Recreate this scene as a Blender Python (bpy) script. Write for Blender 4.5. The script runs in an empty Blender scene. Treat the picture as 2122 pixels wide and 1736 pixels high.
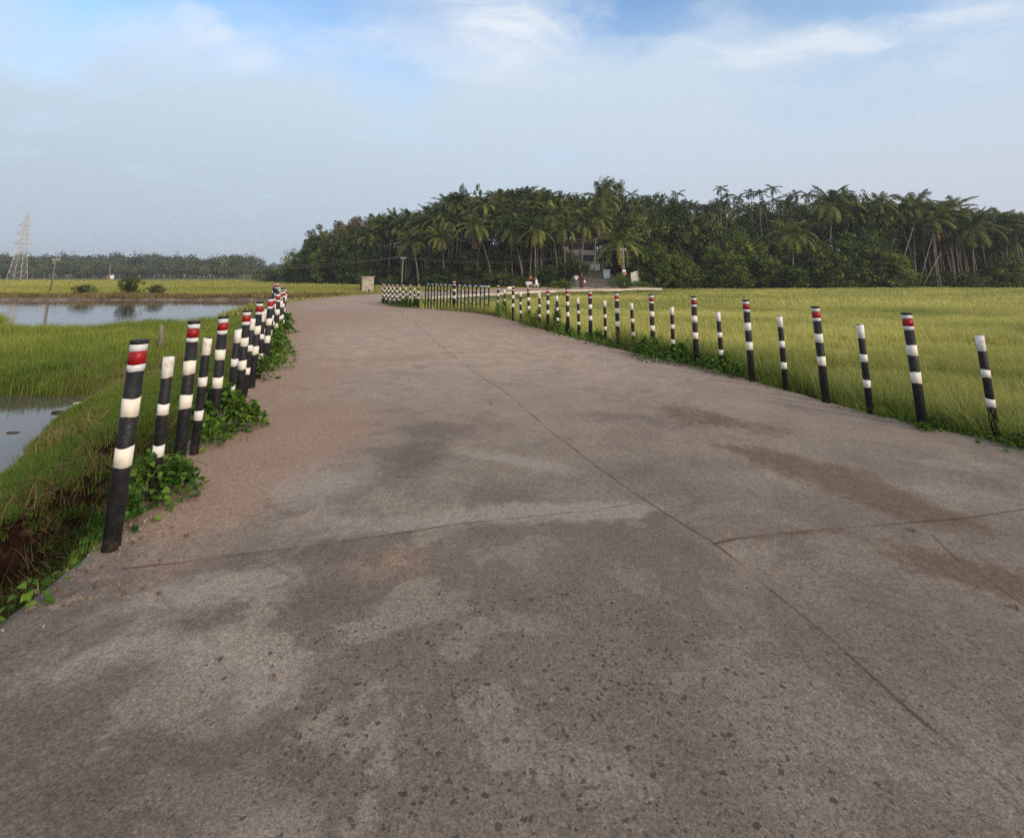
import bpy, bmesh, math, random
import numpy as np
from mathutils import Vector, Matrix, Euler

S = bpy.context.scene
COL = S.collection
R = math.radians
RNG = np.random.default_rng(7)
random.seed(7)

# ------------------------------------------------------------------ camera model (photo measured at 2122 x 1736)
FPX, CX, CY, PW, PH = 1063.0, 1061.0, 370.0, 2122.0, 1736.0
PITCH = math.atan((567.0 - CY) / FPX)
EYE = 1.5
SP, CP = math.sin(PITCH), math.cos(PITCH)

def ray(u, v):
    x = (u - CX) / FPX; y = -(v - CY) / FPX
    return Vector((x, CP - y * SP, SP + y * CP))

def gp(u, v, z=0.0):
    d = ray(u, v); t = (z - EYE) / d.z
    return Vector((d.x * t, d.y * t, z))

def at(u, v, Y):
    d = ray(u, v); t = Y / d.y
    return Vector((d.x * t, Y, EYE + d.z * t))

# ------------------------------------------------------------------ helpers
def smooth(a, b, x):
    t = np.clip((x - a) / (b - a), 0, 1)
    return t * t * (3 - 2 * t)

def _hash(ix, iy, seed):
    h = (ix.astype(np.int64) * 374761393 + iy.astype(np.int64) * 668265263 + seed * 974711) & 0x7fffffff
    h = ((h ^ (h >> 13)) * 1274126177) & 0x7fffffff
    return ((h ^ (h >> 16)) & 0xffff) / 65535.0

def vnoise(x, y, seed=0):
    x = np.asarray(x, float); y = np.asarray(y, float)
    ix, iy = np.floor(x), np.floor(y)
    fx, fy = x - ix, y - iy
    fx = fx * fx * (3 - 2 * fx); fy = fy * fy * (3 - 2 * fy)
    a = _hash(ix, iy, seed); b = _hash(ix + 1, iy, seed); c = _hash(ix, iy + 1, seed); d = _hash(ix + 1, iy + 1, seed)
    return (a * (1 - fx) + b * fx) * (1 - fy) + (c * (1 - fx) + d * fx) * fy

def fbm(x, y, seed=0, o=4):
    r, amp, tot = 0, 1, 0
    for i in range(o):
        r = r + amp * vnoise(np.asarray(x) * 2 ** i, np.asarray(y) * 2 ** i, seed + i * 17); tot += amp; amp *= .5
    return r / tot

def tag(o, label=None, cat=None, group=None, kind=None):
    if label: o['label'] = label
    if cat: o['category'] = cat
    if group: o['group'] = group
    if kind: o['kind'] = kind
    return o

def empty(name, loc, rz=0, label=None, cat=None, group=None):
    o = bpy.data.objects.new(name, None); COL.objects.link(o)
    o.location = loc; o.rotation_euler = (0, 0, rz); o.empty_display_size = .2
    return tag(o, label, cat, group)

def link(name, me, parent=None, loc=None):
    o = bpy.data.objects.new(name, me); COL.objects.link(o)
    if parent: o.parent = parent
    if loc is not None: o.location = loc
    return o

class MB:
    """collects vertices, faces, a float attribute called tint, and one material slot index per face"""
    def __init__(s): s.v = []; s.f = []; s.t = []; s.m = []; s.n = 0
    def add(s, verts, faces, tint=0.0, mi=0):
        verts = np.asarray(verts, float).reshape(-1, 3)
        k = s.n; s.v.append(verts); s.n += len(verts)
        s.t.append(np.full(len(verts), tint) if np.isscalar(tint) else np.asarray(tint, float))
        for f in faces: s.f.append([i + k for i in f]); s.m.append(mi)
    def quads(s, q, tint, mi=0):
        """q: (n,4,3) array of quads, tint (n,)"""
        n = len(q); k = s.n; s.v.append(q.reshape(-1, 3)); s.n += 4 * n
        s.t.append(np.repeat(tint, 4)); idx = (np.arange(4 * n) + k).reshape(n, 4).tolist()
        s.f += idx; s.m += [mi] * n
    def box(s, lo, hi, mi=0, rz=0, c=None):
        x0, y0, z0 = lo; x1, y1, z1 = hi
        v = np.array([(x0, y0, z0), (x1, y0, z0), (x1, y1, z0), (x0, y1, z0), (x0, y0, z1), (x1, y0, z1), (x1, y1, z1), (x0, y1, z1)], float)
        if rz:
            c = np.array(c if c is not None else ((x0 + x1) / 2, (y0 + y1) / 2, 0)); M = np.array(Matrix.Rotation(rz, 3, 'Z'))
            v = (v - c) @ M.T + c
        s.add(v, [(3, 2, 1, 0), (4, 5, 6, 7), (0, 1, 5, 4), (1, 2, 6, 5), (2, 3, 7, 6), (3, 0, 4, 7)], 0, mi)
    def tube(s, pts, rad, seg=8, tint=0.0, mi=0, caps=True):
        pts = [Vector(p) for p in pts]; n = len(pts)
        if np.isscalar(rad): rad = [rad] * n
        vs, fs = [], []
        ref = None
        for i, p in enumerate(pts):
            d = (pts[min(i + 1, n - 1)] - pts[max(i - 1, 0)]).normalized()
            if ref is None: ref = Vector((1, 0, 0)) if abs(d.x) < .8 else Vector((0, 1, 0))
            a = (ref - d * ref.dot(d)).normalized(); b = d.cross(a); ref = a
            for k in range(seg):
                w = 2 * math.pi * k / seg
                vs.append(p + (a * math.cos(w) + b * math.sin(w)) * rad[i])
        for i in range(n - 1):
            for k in range(seg):
                k2 = (k + 1) % seg
                fs.append((i * seg + k, i * seg + k2, (i + 1) * seg + k2, (i + 1) * seg + k))
        if caps:
            fs.append(tuple(range(seg - 1, -1, -1))); fs.append(tuple((n - 1) * seg + k for k in range(seg)))
        s.add([tuple(v) for v in vs], fs, tint, mi)
    def lathe(s, prof, seg=20, mi=0, c=(0, 0, 0)):
        vs = []; fs = []; n = len(prof)
        for r, z in prof:
            for k in range(seg):
                w = 2 * math.pi * k / seg; vs.append((c[0] + r * math.cos(w), c[1] + r * math.sin(w), c[2] + z))
        for i in range(n - 1):
            for k in range(seg):
                k2 = (k + 1) % seg; fs.append((i * seg + k, i * seg + k2, (i + 1) * seg + k2, (i + 1) * seg + k))
        fs.append(tuple(range(seg - 1, -1, -1))); fs.append(tuple((n - 1) * seg + k for k in range(seg)))
        s.add(vs, fs, 0, mi)
    def ball(s, c, r, mi=0, seg=12, rings=8):
        r = (r, r, r) if np.isscalar(r) else r
        vs = []; fs = []
        for i in range(rings + 1):
            th = math.pi * (i + .001) / (rings + .002)
            for k in range(seg):
                w = 2 * math.pi * k / seg
                vs.append((c[0] + r[0] * math.sin(th) * math.cos(w), c[1] + r[1] * math.sin(th) * math.sin(w), c[2] + r[2] * math.cos(th)))
        for i in range(rings):
            for k in range(seg):
                k2 = (k + 1) % seg; fs.append((i * seg + k, (i + 1) * seg + k, (i + 1) * seg + k2, i * seg + k2))
        s.add(vs, fs, 0, mi)
    def mesh(s, name, mats, smooth_=False):
        me = bpy.data.meshes.new(name)
        V = np.concatenate(s.v); me.from_pydata(V.tolist(), [], s.f)
        for m in (mats if isinstance(mats, (list, tuple)) else [mats]): me.materials.append(m)
        me.polygons.foreach_set('material_index', s.m)
        if smooth_: me.polygons.foreach_set('use_smooth', [True] * len(s.f))
        at_ = me.attributes.new('tint', 'FLOAT', 'POINT'); at_.data.foreach_set('value', np.concatenate(s.t))
        me.update(); return me
    def build(s, name, mats, parent=None, loc=None, smooth_=False):
        return link(name, s.mesh(name, mats, smooth_), parent, loc)

# ------------------------------------------------------------------ node helpers / materials
class NT:
    def __init__(s, name):
        s.m = bpy.data.materials.new(name); s.m.use_nodes = True; s.t = s.m.node_tree; s.n = s.t.nodes
        s.b = s.n['Principled BSDF']; s.out = s.n['Material Output']
        s.tc = None
    def L(s, a, b): s.t.links.new(a, b)
    def coord(s, kind='Object'):
        if s.tc is None: s.tc = s.n.new('ShaderNodeTexCoord')
        return s.tc.outputs[kind]
    def pos(s):
        return s.n.new('ShaderNodeNewGeometry').outputs['Position']
    def noise(s, vec, scale, detail=4, rough=.55, dist=0, out='Fac'):
        x = s.n.new('ShaderNodeTexNoise'); x.inputs['Scale'].default_value = scale; x.inputs['Detail'].default_value = detail
        x.inputs['Roughness'].default_value = rough; x.inputs['Distortion'].default_value = dist
        s.L(vec, x.inputs['Vector']); return x.outputs[out]
    def vor(s, vec, scale, out='Distance'):
        x = s.n.new('ShaderNodeTexVoronoi'); x.inputs['Scale'].default_value = scale; s.L(vec, x.inputs['Vector']); return x.outputs[out]
    def maprange(s, v, a, b, c=0, d=1, sm=True):
        x = s.n.new('ShaderNodeMapRange'); x.interpolation_type = 'SMOOTHSTEP' if sm else 'LINEAR'
        s.L(v, x.inputs[0])
        for i, k in enumerate((a, b, c, d)): x.inputs[i + 1].default_value = k
        return x.outputs[0]
    def math(s, op, a, b=None, clamp=False):
        x = s.n.new('ShaderNodeMath'); x.operation = op; x.use_clamp = clamp
        for i, k in enumerate((a, b)):
            if k is None: continue
            if isinstance(k, (int, float)): x.inputs[i].default_value = k
            else: s.L(k, x.inputs[i])
        return x.outputs[0]
    def mix(s, fac, a, b, mode='MIX'):
        x = s.n.new('ShaderNodeMix'); x.data_type = 'RGBA'; x.blend_type = mode
        for sock, k in ((x.inputs[0], fac), (x.inputs[6], a), (x.inputs[7], b)):
            if isinstance(k, (int, float)): sock.default_value = k
            elif isinstance(k, tuple): sock.default_value = (*k, 1)
            else: s.L(k, sock)
        return x.outputs[2]
    def attr(s, name, typ='GEOMETRY'):
        x = s.n.new('ShaderNodeAttribute'); x.attribute_name = name; x.attribute_type = typ; return x.outputs['Fac']
    def mapping(s, vec, scale=(1, 1, 1), rot=(0, 0, 0)):
        x = s.n.new('ShaderNodeMapping'); x.inputs['Scale'].default_value = scale; x.inputs['Rotation'].default_value = rot
        s.L(vec, x.inputs['Vector']); return x.outputs[0]
    def bump(s, h, strength=.3, dist=.01):
        x = s.n.new('ShaderNodeBump'); x.inputs['Strength'].default_value = strength; x.inputs['Distance'].default_value = dist
        s.L(h, x.inputs['Height']); s.L(x.outputs[0], s.b.inputs['Normal'])
    def base(s, c): 
        if isinstance(c, tuple): s.b.inputs['Base Color'].default_value = (*c, 1)
        else: s.L(c, s.b.inputs['Base Color'])
    def set(s, **k):
        for a, v in k.items(): s.b.inputs[a.replace('_', ' ')].default_value = v
        return s

def simple(name, col, rough=.7, var=.18, scale=6, dirt=None, bump=0):
    t = NT(name); p = t.coord()
    n = t.noise(p, scale, 5)
    dark = tuple(c * (1 - var) for c in col); lite = tuple(min(1, c * (1 + var)) for c in col)
    c = t.mix(t.maprange(n, .3, .7), dark, lite)
    if dirt:
        c = t.mix(t.math('MULTIPLY', t.maprange(t.noise(p, scale * .7, 6, .7), .52, .72), dirt[1]), c, dirt[0])
    t.base(c); t.set(Roughness=rough, Specular_IOR_Level=.3)
    if bump: t.bump(n, bump, .01)
    return t.m

def foliage(name, dark, lite, trans=.25, objvar=.35, noise_scale=.6, inst=False, tintname='tint', rough=.55):
    t = NT(name)
    tint = t.attr(tintname, 'INSTANCER' if inst else 'GEOMETRY')
    n = t.noise(t.pos(), noise_scale, 2)
    oi = t.n.new('ShaderNodeObjectInfo')
    f = t.math('ADD', tint, t.math('MULTIPLY', t.math('SUBTRACT', n, .5), .7))
    f = t.math('ADD', f, t.math('MULTIPLY', t.math('SUBTRACT', oi.outputs['Random'], .5), objvar), True)
    c = t.mix(f, dark, lite)
    t.base(c); t.set(Roughness=rough, Specular_IOR_Level=.12)
    tr = t.n.new('ShaderNodeBsdfTranslucent'); t.L(c, tr.inputs['Color'])
    ms = t.n.new('ShaderNodeMixShader'); ms.inputs[0].default_value = trans
    t.L(t.b.outputs[0], ms.inputs[1]); t.L(tr.outputs[0], ms.inputs[2]); t.L(ms.outputs[0], t.out.inputs['Surface'])
    return t.m

M = {}
M['black'] = simple('black_paint', (.011, .012, .015), .55, .35, 9, ((.05, .045, .04), .5))
def grimy(name, base, mud=(.085, .062, .048), top=.16):
    t = NT(name); p = t.coord(); sz = t.n.new('ShaderNodeSeparateXYZ'); t.L(p, sz.inputs[0]); oi = t.n.new('ShaderNodeObjectInfo')
    v = t.n.new('ShaderNodeVectorMath'); v.operation = 'ADD'; t.L(p, v.inputs[0]); t.L(oi.outputs['Location'], v.inputs[1])
    n = t.noise(v.outputs[0], 16, 7, .7); n2 = t.noise(v.outputs[0], 42, 5, .7); c = t.mix(t.maprange(n, .3, .7), tuple(k * .7 for k in base), tuple(min(1, k * 1.35 + .004) for k in base))
    low = t.maprange(sz.outputs[2], top, 0, 0, 1)
    c = t.mix(t.math('MULTIPLY', t.maprange(t.math('ADD', n, t.math('MULTIPLY', low, .22)), .58, .90), .55), c, mud)
    c = t.mix(t.math('MULTIPLY', t.maprange(n2, .66, .72), .6), c, (.22, .20, .18))
    t.base(c); t.L(t.maprange(n2, .3, .7, .42, .75), t.b.inputs['Roughness']); t.set(Specular_IOR_Level=.22); t.bump(n2, .25, .003); return t.m
M['black'] = grimy('black_paint_weathered', (.012, .013, .016))
M['white_band'] = simple('white_paint', (.66, .66, .645), .5, .05, 14, ((.32, .27, .2), .7))
M['cream_band'] = simple('cream_paint', (.66, .65, .585), .6, .06, 12, ((.33, .24, .15), .6))
M['tape'] = simple('reflective_tape', (.55, .59, .62), .35, .06, 30, ((.3, .3, .3), .4))
M['red'] = simple('red_tape', (.25, .006, .010), .4, .12, 16, ((.2, .02, .02), .6))
M['bluewhite'] = simple('pale_blue_paint', (.50, .60, .64), .5, .1, 10, ((.2, .15, .1), .5))
M['trunk'] = simple('palm_bark', (.155, .13, .105), .9, .3, 3)
M['paletrunk'] = simple('areca_bark', (.17, .15, .12), .9, .3, 3)
M['bark'] = simple('tree_bark', (.085, .07, .055), .9, .3, 3)
M['steel'] = simple('galvanised_steel', (.46, .44, .43), .6, .1, 1)
M['wood'] = simple('weathered_wood', (.16, .135, .105), .9, .3, 8)
M['pole'] = simple('concrete_pole', (.20, .185, .165), .85, .15, 2)
M['palewall'] = simple('pale_plaster', (.62, .61, .57), .85, .12, 1.2, ((.22, .18, .13), .6))
M['whitewall'] = simple('white_plaster', (.78, .79, .78), .85, .06, 1, ((.4, .37, .32), .5))
M['darkwall'] = simple('laterite_and_hut_shade', (.09, .075, .06), .9, .3, 2)  # boundary walls, and the painted shade on the pump hut's side
M['glass'] = simple('window_glass', (.02, .025, .03), .12, .2, 2)
M['roof'] = simple('dark_roof_tiles', (.06, .045, .04), .85, .3, 2)
M['wire'] = simple('wire_black', (.10, .09, .08), .6, .1, 1)

M['palm'] = foliage('palm_frond', (.024, .052, .011), (.235, .26, .062), .25, .35, .35, rough=.42)
M['areca'] = foliage('areca_frond', (.022, .040, .014), (.10, .135, .045), .25, .3, .35)
M['deadfrond'] = foliage('dead_frond', (.12, .065, .035), (.26, .17, .09), .2, .2)
M['leafA'] = foliage('tree_leaf', (.014, .038, .007), (.165, .205, .045), .22, .55, .25)
M['leafB'] = foliage('bright_tree_leaf', (.022, .058, .010), (.22, .27, .05), .25, .4, .25)
M['leafdry'] = foliage('dry_tree_leaf', (.07, .045, .022), (.23, .125, .06), .2, .3, .3)
M['vine'] = foliage('creeper_leaf', (.022, .065, .010), (.16, .28, .035), .3, .2, 5)
M['stemgreen'] = simple('creeper_stem', (.09, .11, .04), .7, .2, 8)
M['far'] = foliage('far_leaf', (.022, .040, .014), (.115, .14, .05), .15, 0, .06)
M['rice'] = foliage('rice_blade', (.155, .20, .045), (.57, .55, .175), .35, .25, .12, True)
M['lawn'] = foliage('lawn_blade', (.045, .11, .013), (.31, .36, .065), .3, .25, .35, True)
M['meadow'] = foliage('meadow_blade', (.13, .17, .035), (.42, .41, .10), .3, .25, .05, True)
M['dry'] = foliage('dry_blade', (.12, .10, .04), (.34, .25, .11), .3, .25, .3, True)

# ------------------------------------------------------------------ road edges
KN = [((-1.9, -6), (5.9, -6)), ((-2.02, 0), (5.35, 0)), ((-2.28, 2.75), (5.0, 3)), ((-2.66, 4.1), (4.55, 4.75)), ((-3.16, 5.75), (4.02, 5.95)),
      ((-3.56, 6.75), (3.62, 7.2)), ((-4.02, 8.2), (3.25, 8.6)), ((-4.95, 11.0), (2.30, 10.6)), ((-6.3, 14.3), (1.12, 13.9)),
      ((-8.6, 19), (-.62, 19.2)), ((-11.1, 24.2), (-4.05, 24.3)), ((-12.7, 28.2), (-6.5, 28.6)), ((-13.6, 32.5), (-7.8, 32.5)),
      ((-13.4, 39), (-7.0, 38)), ((-10.2, 48), (-2.4, 46)), ((-4, 58), (3.0, 53.5)), ((4, 64.5), (9.5, 58.5)), ((13, 68.5), (16, 62)), ((16.6, 69.6), (18.0, 62.8))]

def catmull(P, per=10):
    P = [np.array(p, float) for p in P]; out = []
    for i in range(len(P) - 1):
        p0 = P[max(i - 1, 0)]; p1 = P[i]; p2 = P[i + 1]; p3 = P[min(i + 2, len(P) - 1)]
        for k in range(per):
            t = k / per
            out.append(.5 * (2 * p1 + (p2 - p0) * t + (2 * p0 - 5 * p1 + 4 * p2 - p3) * t * t + (3 * p1 - p0 - 3 * p2 + p3) * t ** 3))
    out.append(P[-1]); return np.array(out)

EL = catmull([k[0] for k in KN], 40); ER = catmull([k[1] for k in KN], 40)
def ragged(E, seed):
    n = len(E); s = np.r_[0, np.cumsum(np.linalg.norm(np.diff(E, axis=0), axis=1))]
    d = np.gradient(E, axis=0); d /= np.linalg.norm(d, axis=1)[:, None]; nr = np.c_[-d[:, 1], d[:, 0]]
    return E + nr * ((fbm(s * 1.6, s * 0, seed) - .5) * .11 + (fbm(s * 9, s * 0, seed + 5) - .5) * .035)[:, None]
EL = ragged(EL, 3); ER = ragged(ER, 8)

def road_z(x, y):
    return -.2 * smooth(20, 31, np.asarray(y, float))

def seg_dist(x, y, E):
    best = np.full(x.shape, 1e9); 
    A = E[:-1:8]; B = np.r_[E[8::8], E[-1:]][:len(A)]
    for (ax, ay), (bx, by) in zip(A, B):
        dx, dy = bx - ax, by - ay; l2 = dx * dx + dy * dy + 1e-9
        t = np.clip(((x - ax) * dx + (y - ay) * dy) / l2, 0, 1)
        best = np.minimum(best, np.hypot(x - ax - t * dx, y - ay - t * dy))
    return best

ROADPOLY = np.r_[EL[::8], ER[::-8]]
def in_poly(x, y, P):
    ins = np.zeros(x.shape, bool); j = len(P) - 1
    for i in range(len(P)):
        xi, yi = P[i]; xj, yj = P[j]
        if yi != yj: ins ^= ((yi > y) != (yj > y)) & (x < (xj - xi) * (y - yi) / (yj - yi) + xi)
        j = i
    return ins

# ------------------------------------------------------------------ terrain
WATER_Z = -1.12
FRONT_X = np.array([-400, -70, -52, -30, -8, 5, 18, 40, 130, 400.]); FRONT_Y = np.array([190, 150, 122, 102, 88, 82, 78, 77, 77, 80.])
def front(x): return np.interp(x, FRONT_X, FRONT_Y)

def water_masks(x, y, dl):
    """depth (positive = under water) of the stream and the pond"""
    near = 23.5 + 2.2 * (fbm(x * .12, x * 0, 21) - .5) * 2 + np.where(x > -17.5, (x + 17.5) * 3.0, 0)
    near = near + 5.5 * np.exp(-((x + 26) / 1.5) ** 2) * 0.8
    far_ = 52.5 + 2.0 * (fbm(x * .06, x * 0 + 5, 22) - .5)
    st = np.minimum(y - near, far_ - y); st = np.where(x < -15.5, st, -5)
    n = (fbm(x * .8, y * .8, 31) - .5)
    po = np.minimum(np.minimum(dl - 2.85 - .75 * smooth(7.5, 10.5, y), (11.9 - y) * .8), np.minimum((y - 2) * .8, 40 + x)) + n * .9
    po = np.where(x < -4, po, -5)
    return st, po

def terrain(x, y, full=False):
    x = np.asarray(x, float); y = np.asarray(y, float)
    ins = in_poly(x, y, ROADPOLY)
    dL = seg_dist(x, y, EL); dR = seg_dist(x, y, ER)
    left = (dL < dR)
    base = -.9 + .10 * (fbm(x * .25, y * .25, 1) - .5) + .05 * (fbm(x * 1.3, y * 1.3, 2) - .5)
    rz = road_z(x, y)
    # right verge
    zr = base + (rz - .2 - base) * (1 - smooth(.1, 1.8, dR))
    # left verge : gentle bank, with an eroded trench close to the camera
    bank = -.28 - (.10 + .14 * smooth(8, 16, y)) * dL - .16 * smooth(1.6, 4.2, dL)
    bank = np.maximum(bank, base)
    zl = bank + .07 * (fbm(x * 1.7, y * 1.7, 9) - .5)
    tw = smooth(7.3, 6.2, y + .8 * (fbm(x * .9, y * .9, 4) - .5))
    jag = (fbm(x * 2.6, y * 2.6, 12) - .5) * .75 + (fbm(x * 9, y * 9, 13) - .5) * .22
    cut = smooth(1.0, 1.25, dL + jag)
    berm = -.50 - .46 * smooth(1.4, 3.2, dL) + .05 * (fbm(x * 5, y * 5, 6) - .5)
    trench = -.92 + .25 * (fbm(x * 2, y * 2, 14) - .5)
    inner = smooth(.05, .55, dL)
    zt = (-.3 * (1 - inner) + trench * inner) * (1 - cut) + berm * cut
    zl = zl * (1 - tw) + zt * tw
    z = np.where(left, zl, zr)
    st, po = water_masks(x, y, np.where(left & ~ins, dL, -1))
    z = z + (np.minimum(z, WATER_Z - .3) - z) * smooth(-.9, .6, st)
    z = z + (np.minimum(z, WATER_Z - .3) - z) * smooth(-.9, .5, po)
    # wooded hill behind the grove's front line
    f = front(x); k = smooth(0, 45, y - f)
    hill = 7.5 * np.exp(-((x + 2) / 45) ** 2) + 2.0
    z = z + k * hill * (1 - .5 * smooth(110, 260, y - f)) * np.where(x > -75, 1, 0)
    # lane up to the house
    lane = smooth(5.5, 3.0, np.abs(x - 12.5 - (y - 70) * .03)) * smooth(66, 69, y) * smooth(110, 100, y)
    lz = -.25 + 2.3 * smooth(69, 92, y)
    z = z * (1 - lane) + lz * lane
    zi = rz - .3
    z = np.where(ins | (np.minimum(dL, dR) < .04), np.minimum(zi, z if False else zi), z)
    if not full: return z
    soil = np.where(left, tw * smooth(.42, .62, dL + jag) * (1 - smooth(1.22, 1.5, dL + jag)), 0) * np.where(ins, 0, 1)
    mud = np.clip(smooth(-4.5, -.8, st) * (y > 50), 0, 1) + smooth(-.55, .1, po) + smooth(-1.2, .1, st) * (y < 50)
    return z, np.clip(soil, 0, 1), np.clip(mud, 0, 1), lane, ins, dL, dR, left, st, po

def axis(parts):
    out = []
    for a, b, st in parts: out += list(np.arange(a, b - 1e-6, st))
    return np.array(out)
def growth(a, b, st, g=1.22):
    o = [a]
    while o[-1] < b: o.append(o[-1] + st); st *= g
    return o
xs = np.array(sorted([-v for v in growth(45, 1800, 2)]) + list(axis([(-43.5, -13, .6), (-13, -2, .1), (-2, 8, .3), (8, 22, .6), (22, 110, 2)])) + growth(110, 1800, 3))
ys = np.array(sorted([-v for v in growth(6, 300, 2)]) + list(axis([(-5, 1.2, .6), (1.2, 12.6, .1), (12.6, 62, .5), (62, 130, 1.4)])) + growth(130, 2600, 3, 1.2))
X, Y = np.meshgrid(xs, ys)
Z, soil, mud, lane_m, insm, *_ = terrain(X.ravel(), Y.ravel(), True)
nx, ny = len(xs), len(ys)
idx = np.arange(nx * ny).reshape(ny, nx)
faces = np.stack([idx[:-1, :-1], idx[:-1, 1:], idx[1:, 1:], idx[1:, :-1]], -1).reshape(-1, 4)
me = bpy.data.meshes.new('ground'); me.from_pydata(np.c_[X.ravel(), Y.ravel(), Z].tolist(), [], faces.tolist())
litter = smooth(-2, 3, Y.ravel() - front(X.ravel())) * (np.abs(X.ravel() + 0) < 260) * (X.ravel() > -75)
for nm, a in (('soil', soil), ('mud', mud), ('lane', lane_m), ('litter', litter)):
    t_ = me.attributes.new(nm, 'FLOAT', 'POINT'); t_.data.foreach_set('value', a)
me.polygons.foreach_set('use_smooth', [True] * len(me.polygons))
t = NT('ground_soil_and_turf'); p = t.coord()
g = t.mix(t.maprange(t.noise(p, .12, 5), .35, .65), (.10, .115, .032), (.185, .175, .055))
g = t.mix(t.maprange(t.noise(p, 3, 5), .4, .75, 0, .6), g, (.055, .07, .02))
s_ = t.mix(t.maprange(t.noise(p, 5, 6, .65), .3, .7), (.014, .008, .005), (.060, .028, .016))
c = t.mix(t.maprange(t.attr('soil'), .1, .5), g, s_)
mudc = t.mix(t.maprange(t.noise(p, 1.2, 5), .35, .65), (.13, .10, .075), (.235, .19, .155))
c = t.mix(t.maprange(t.attr('mud'), .15, .8), c, mudc)
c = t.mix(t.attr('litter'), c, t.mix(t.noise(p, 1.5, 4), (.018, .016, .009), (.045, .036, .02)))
c = t.mix(t.attr('lane'), c, t.mix(t.noise(p, .8, 5), (.10, .085, .075), (.17, .15, .13)))
t.base(c); t.set(Roughness=.95, Specular_IOR_Level=.1)
t.bump(t.noise(p, 14, 9, .75), 1.0, .10)
me.materials.append(t.m)
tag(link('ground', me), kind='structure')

def H(x, y): return float(terrain(np.array([x]), np.array([y]))[0])

# ------------------------------------------------------------------ water sheets
t = NT('still_water'); p = t.coord()
t.base(t.mix(t.noise(p, .5, 3), (.05, .05, .042), (.10, .09, .07))); t.set(Roughness=.045, IOR=1.33, Specular_IOR_Level=.5)
hgt = t.math('ADD', t.noise(t.mapping(p, (1, .35, 1)), 2.2, 3), t.math('MULTIPLY', t.noise(p, .25, 2), 1.2))
t.bump(hgt, .12, .07)
M['water'] = t.m
def sheet(name, x0, x1, y0, y1):
    b = MB(); b.add([(x0, y0, WATER_Z), (x1, y0, WATER_Z), (x1, y1, WATER_Z), (x0, y1, WATER_Z)], [(0, 1, 2, 3)])
    return tag(b.build(name, M['water']), kind='structure')
sheet('stream_water', -420, -14.5, 20, 57)
sheet('pond_water', -42, -5.6, 1.0, 15)

# ------------------------------------------------------------------ road slab
NT_ = 70
rows = np.arange(0, len(EL)); yy = (EL[:, 1] + ER[:, 1]) / 2
tt = np.linspace(0, 1, NT_ + 1); tt = np.sort(np.r_[tt, .0035, .008, .992, .9965])
RX = EL[:, None, 0] * (1 - tt) + ER[:, None, 0] * tt; RY = EL[:, None, 1] * (1 - tt) + ER[:, None, 1] * tt
dzl = (fbm(RX * .5, RY * .5, 40) - .5) * .02
edge_d = np.minimum(tt, 1 - tt)[None, :] * np.linalg.norm(ER - EL, axis=1)[:, None]
RZ = road_z(RX, RY) + dzl - .022 * np.exp(-(edge_d / .03) ** 2)
V = np.stack([RX, RY, RZ], -1)
nr, nc = V.shape[:2]
idr = np.arange(nr * nc).reshape(nr, nc)
F = np.stack([idr[:-1, :-1], idr[:-1, 1:], idr[1:, 1:], idr[1:, :-1]], -1).reshape(-1, 4).tolist()
VV = V.reshape(-1, 3).tolist(); base_n = len(VV)
mats_i = [0] * len(F)
for side, col in ((0, 0), (1, nc - 1)):
    k = len(VV)
    VV += [(V[i, col, 0], V[i, col, 1], V[i, col, 2] - 1.25) for i in range(nr)]
    for i in range(nr - 1):
        a, b_ = int(idr[i, col]), int(idr[i + 1, col])
        F.append((a, b_, k + i + 1, k + i) if side == 0 else (b_, a, k + i, k + i + 1)); mats_i.append(1)
me = bpy.data.meshes.new('road'); me.from_pydata(VV, [], F)
me.polygons.foreach_set('material_index', mats_i)
fx, fy = RX.ravel(), RY.ravel()
def blob(u, v, rx, ry, ang=0, pw=1.0):
    c = gp(u, v); a = R(ang); dx, dy = fx - c.x, fy - c.y
    wx = (fbm(fx * 1.3, fy * 1.3, 51) - .5) * .9; wy = (fbm(fx * 1.3, fy * 1.3, 57) - .5) * .9
    dx = dx + wx * min(rx, 1.2); dy = dy + wy * min(ry, 1.2)
    ex = (dx * math.cos(a) + dy * math.sin(a)) / rx; ey = (-dx * math.sin(a) + dy * math.cos(a)) / ry
    return np.exp(-(ex * ex + ey * ey) * 1.2) * pw
def blobs(L_): return np.clip(sum(blob(*b) for b in L_), 0, 1)
dLr = seg_dist(fx, fy, EL); dRr = seg_dist(fx, fy, ER)
red = blobs([(600, 900, .55, 1.0, 10, .9), (480, 985, .5, .8, 20, .9), (640, 780, .7, 1.6, 20, .55), (820, 742, .8, .8, 0, .7), (730, 870, .6, 1.0, 0, .5),
             (430, 1075, .5, .5, 0, .5), (300, 1190, .4, .3, 0, .5), (700, 655, 1.3, 4, 25, .6), (850, 640, 2.2, 2.2, 20, .5), (1050, 660, 2.5, 2.5, 0, .5), (1120, 945, .8, .16, -32, .0),
             (800, 1150, .35, .3, 0, .55), (1560, 1180, .4, .5, 0, .3), (640, 1075, .09, .05, 0, 1), (1080, 640, 3, 1, 0, .4), (1700, 890, .9, .25, -30, .35), (1150, 1120, .6, .5, 0, .15)])
red = np.clip(red * 1.15 + .85 * np.exp(-(dLr / 1.0) ** 2) * smooth(3, 5, fy) + .55 * np.exp(-(dRr / .9) ** 2) * smooth(4, 9, fy) + .45 * smooth(6, 20, fy), 0, 1)
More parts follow.
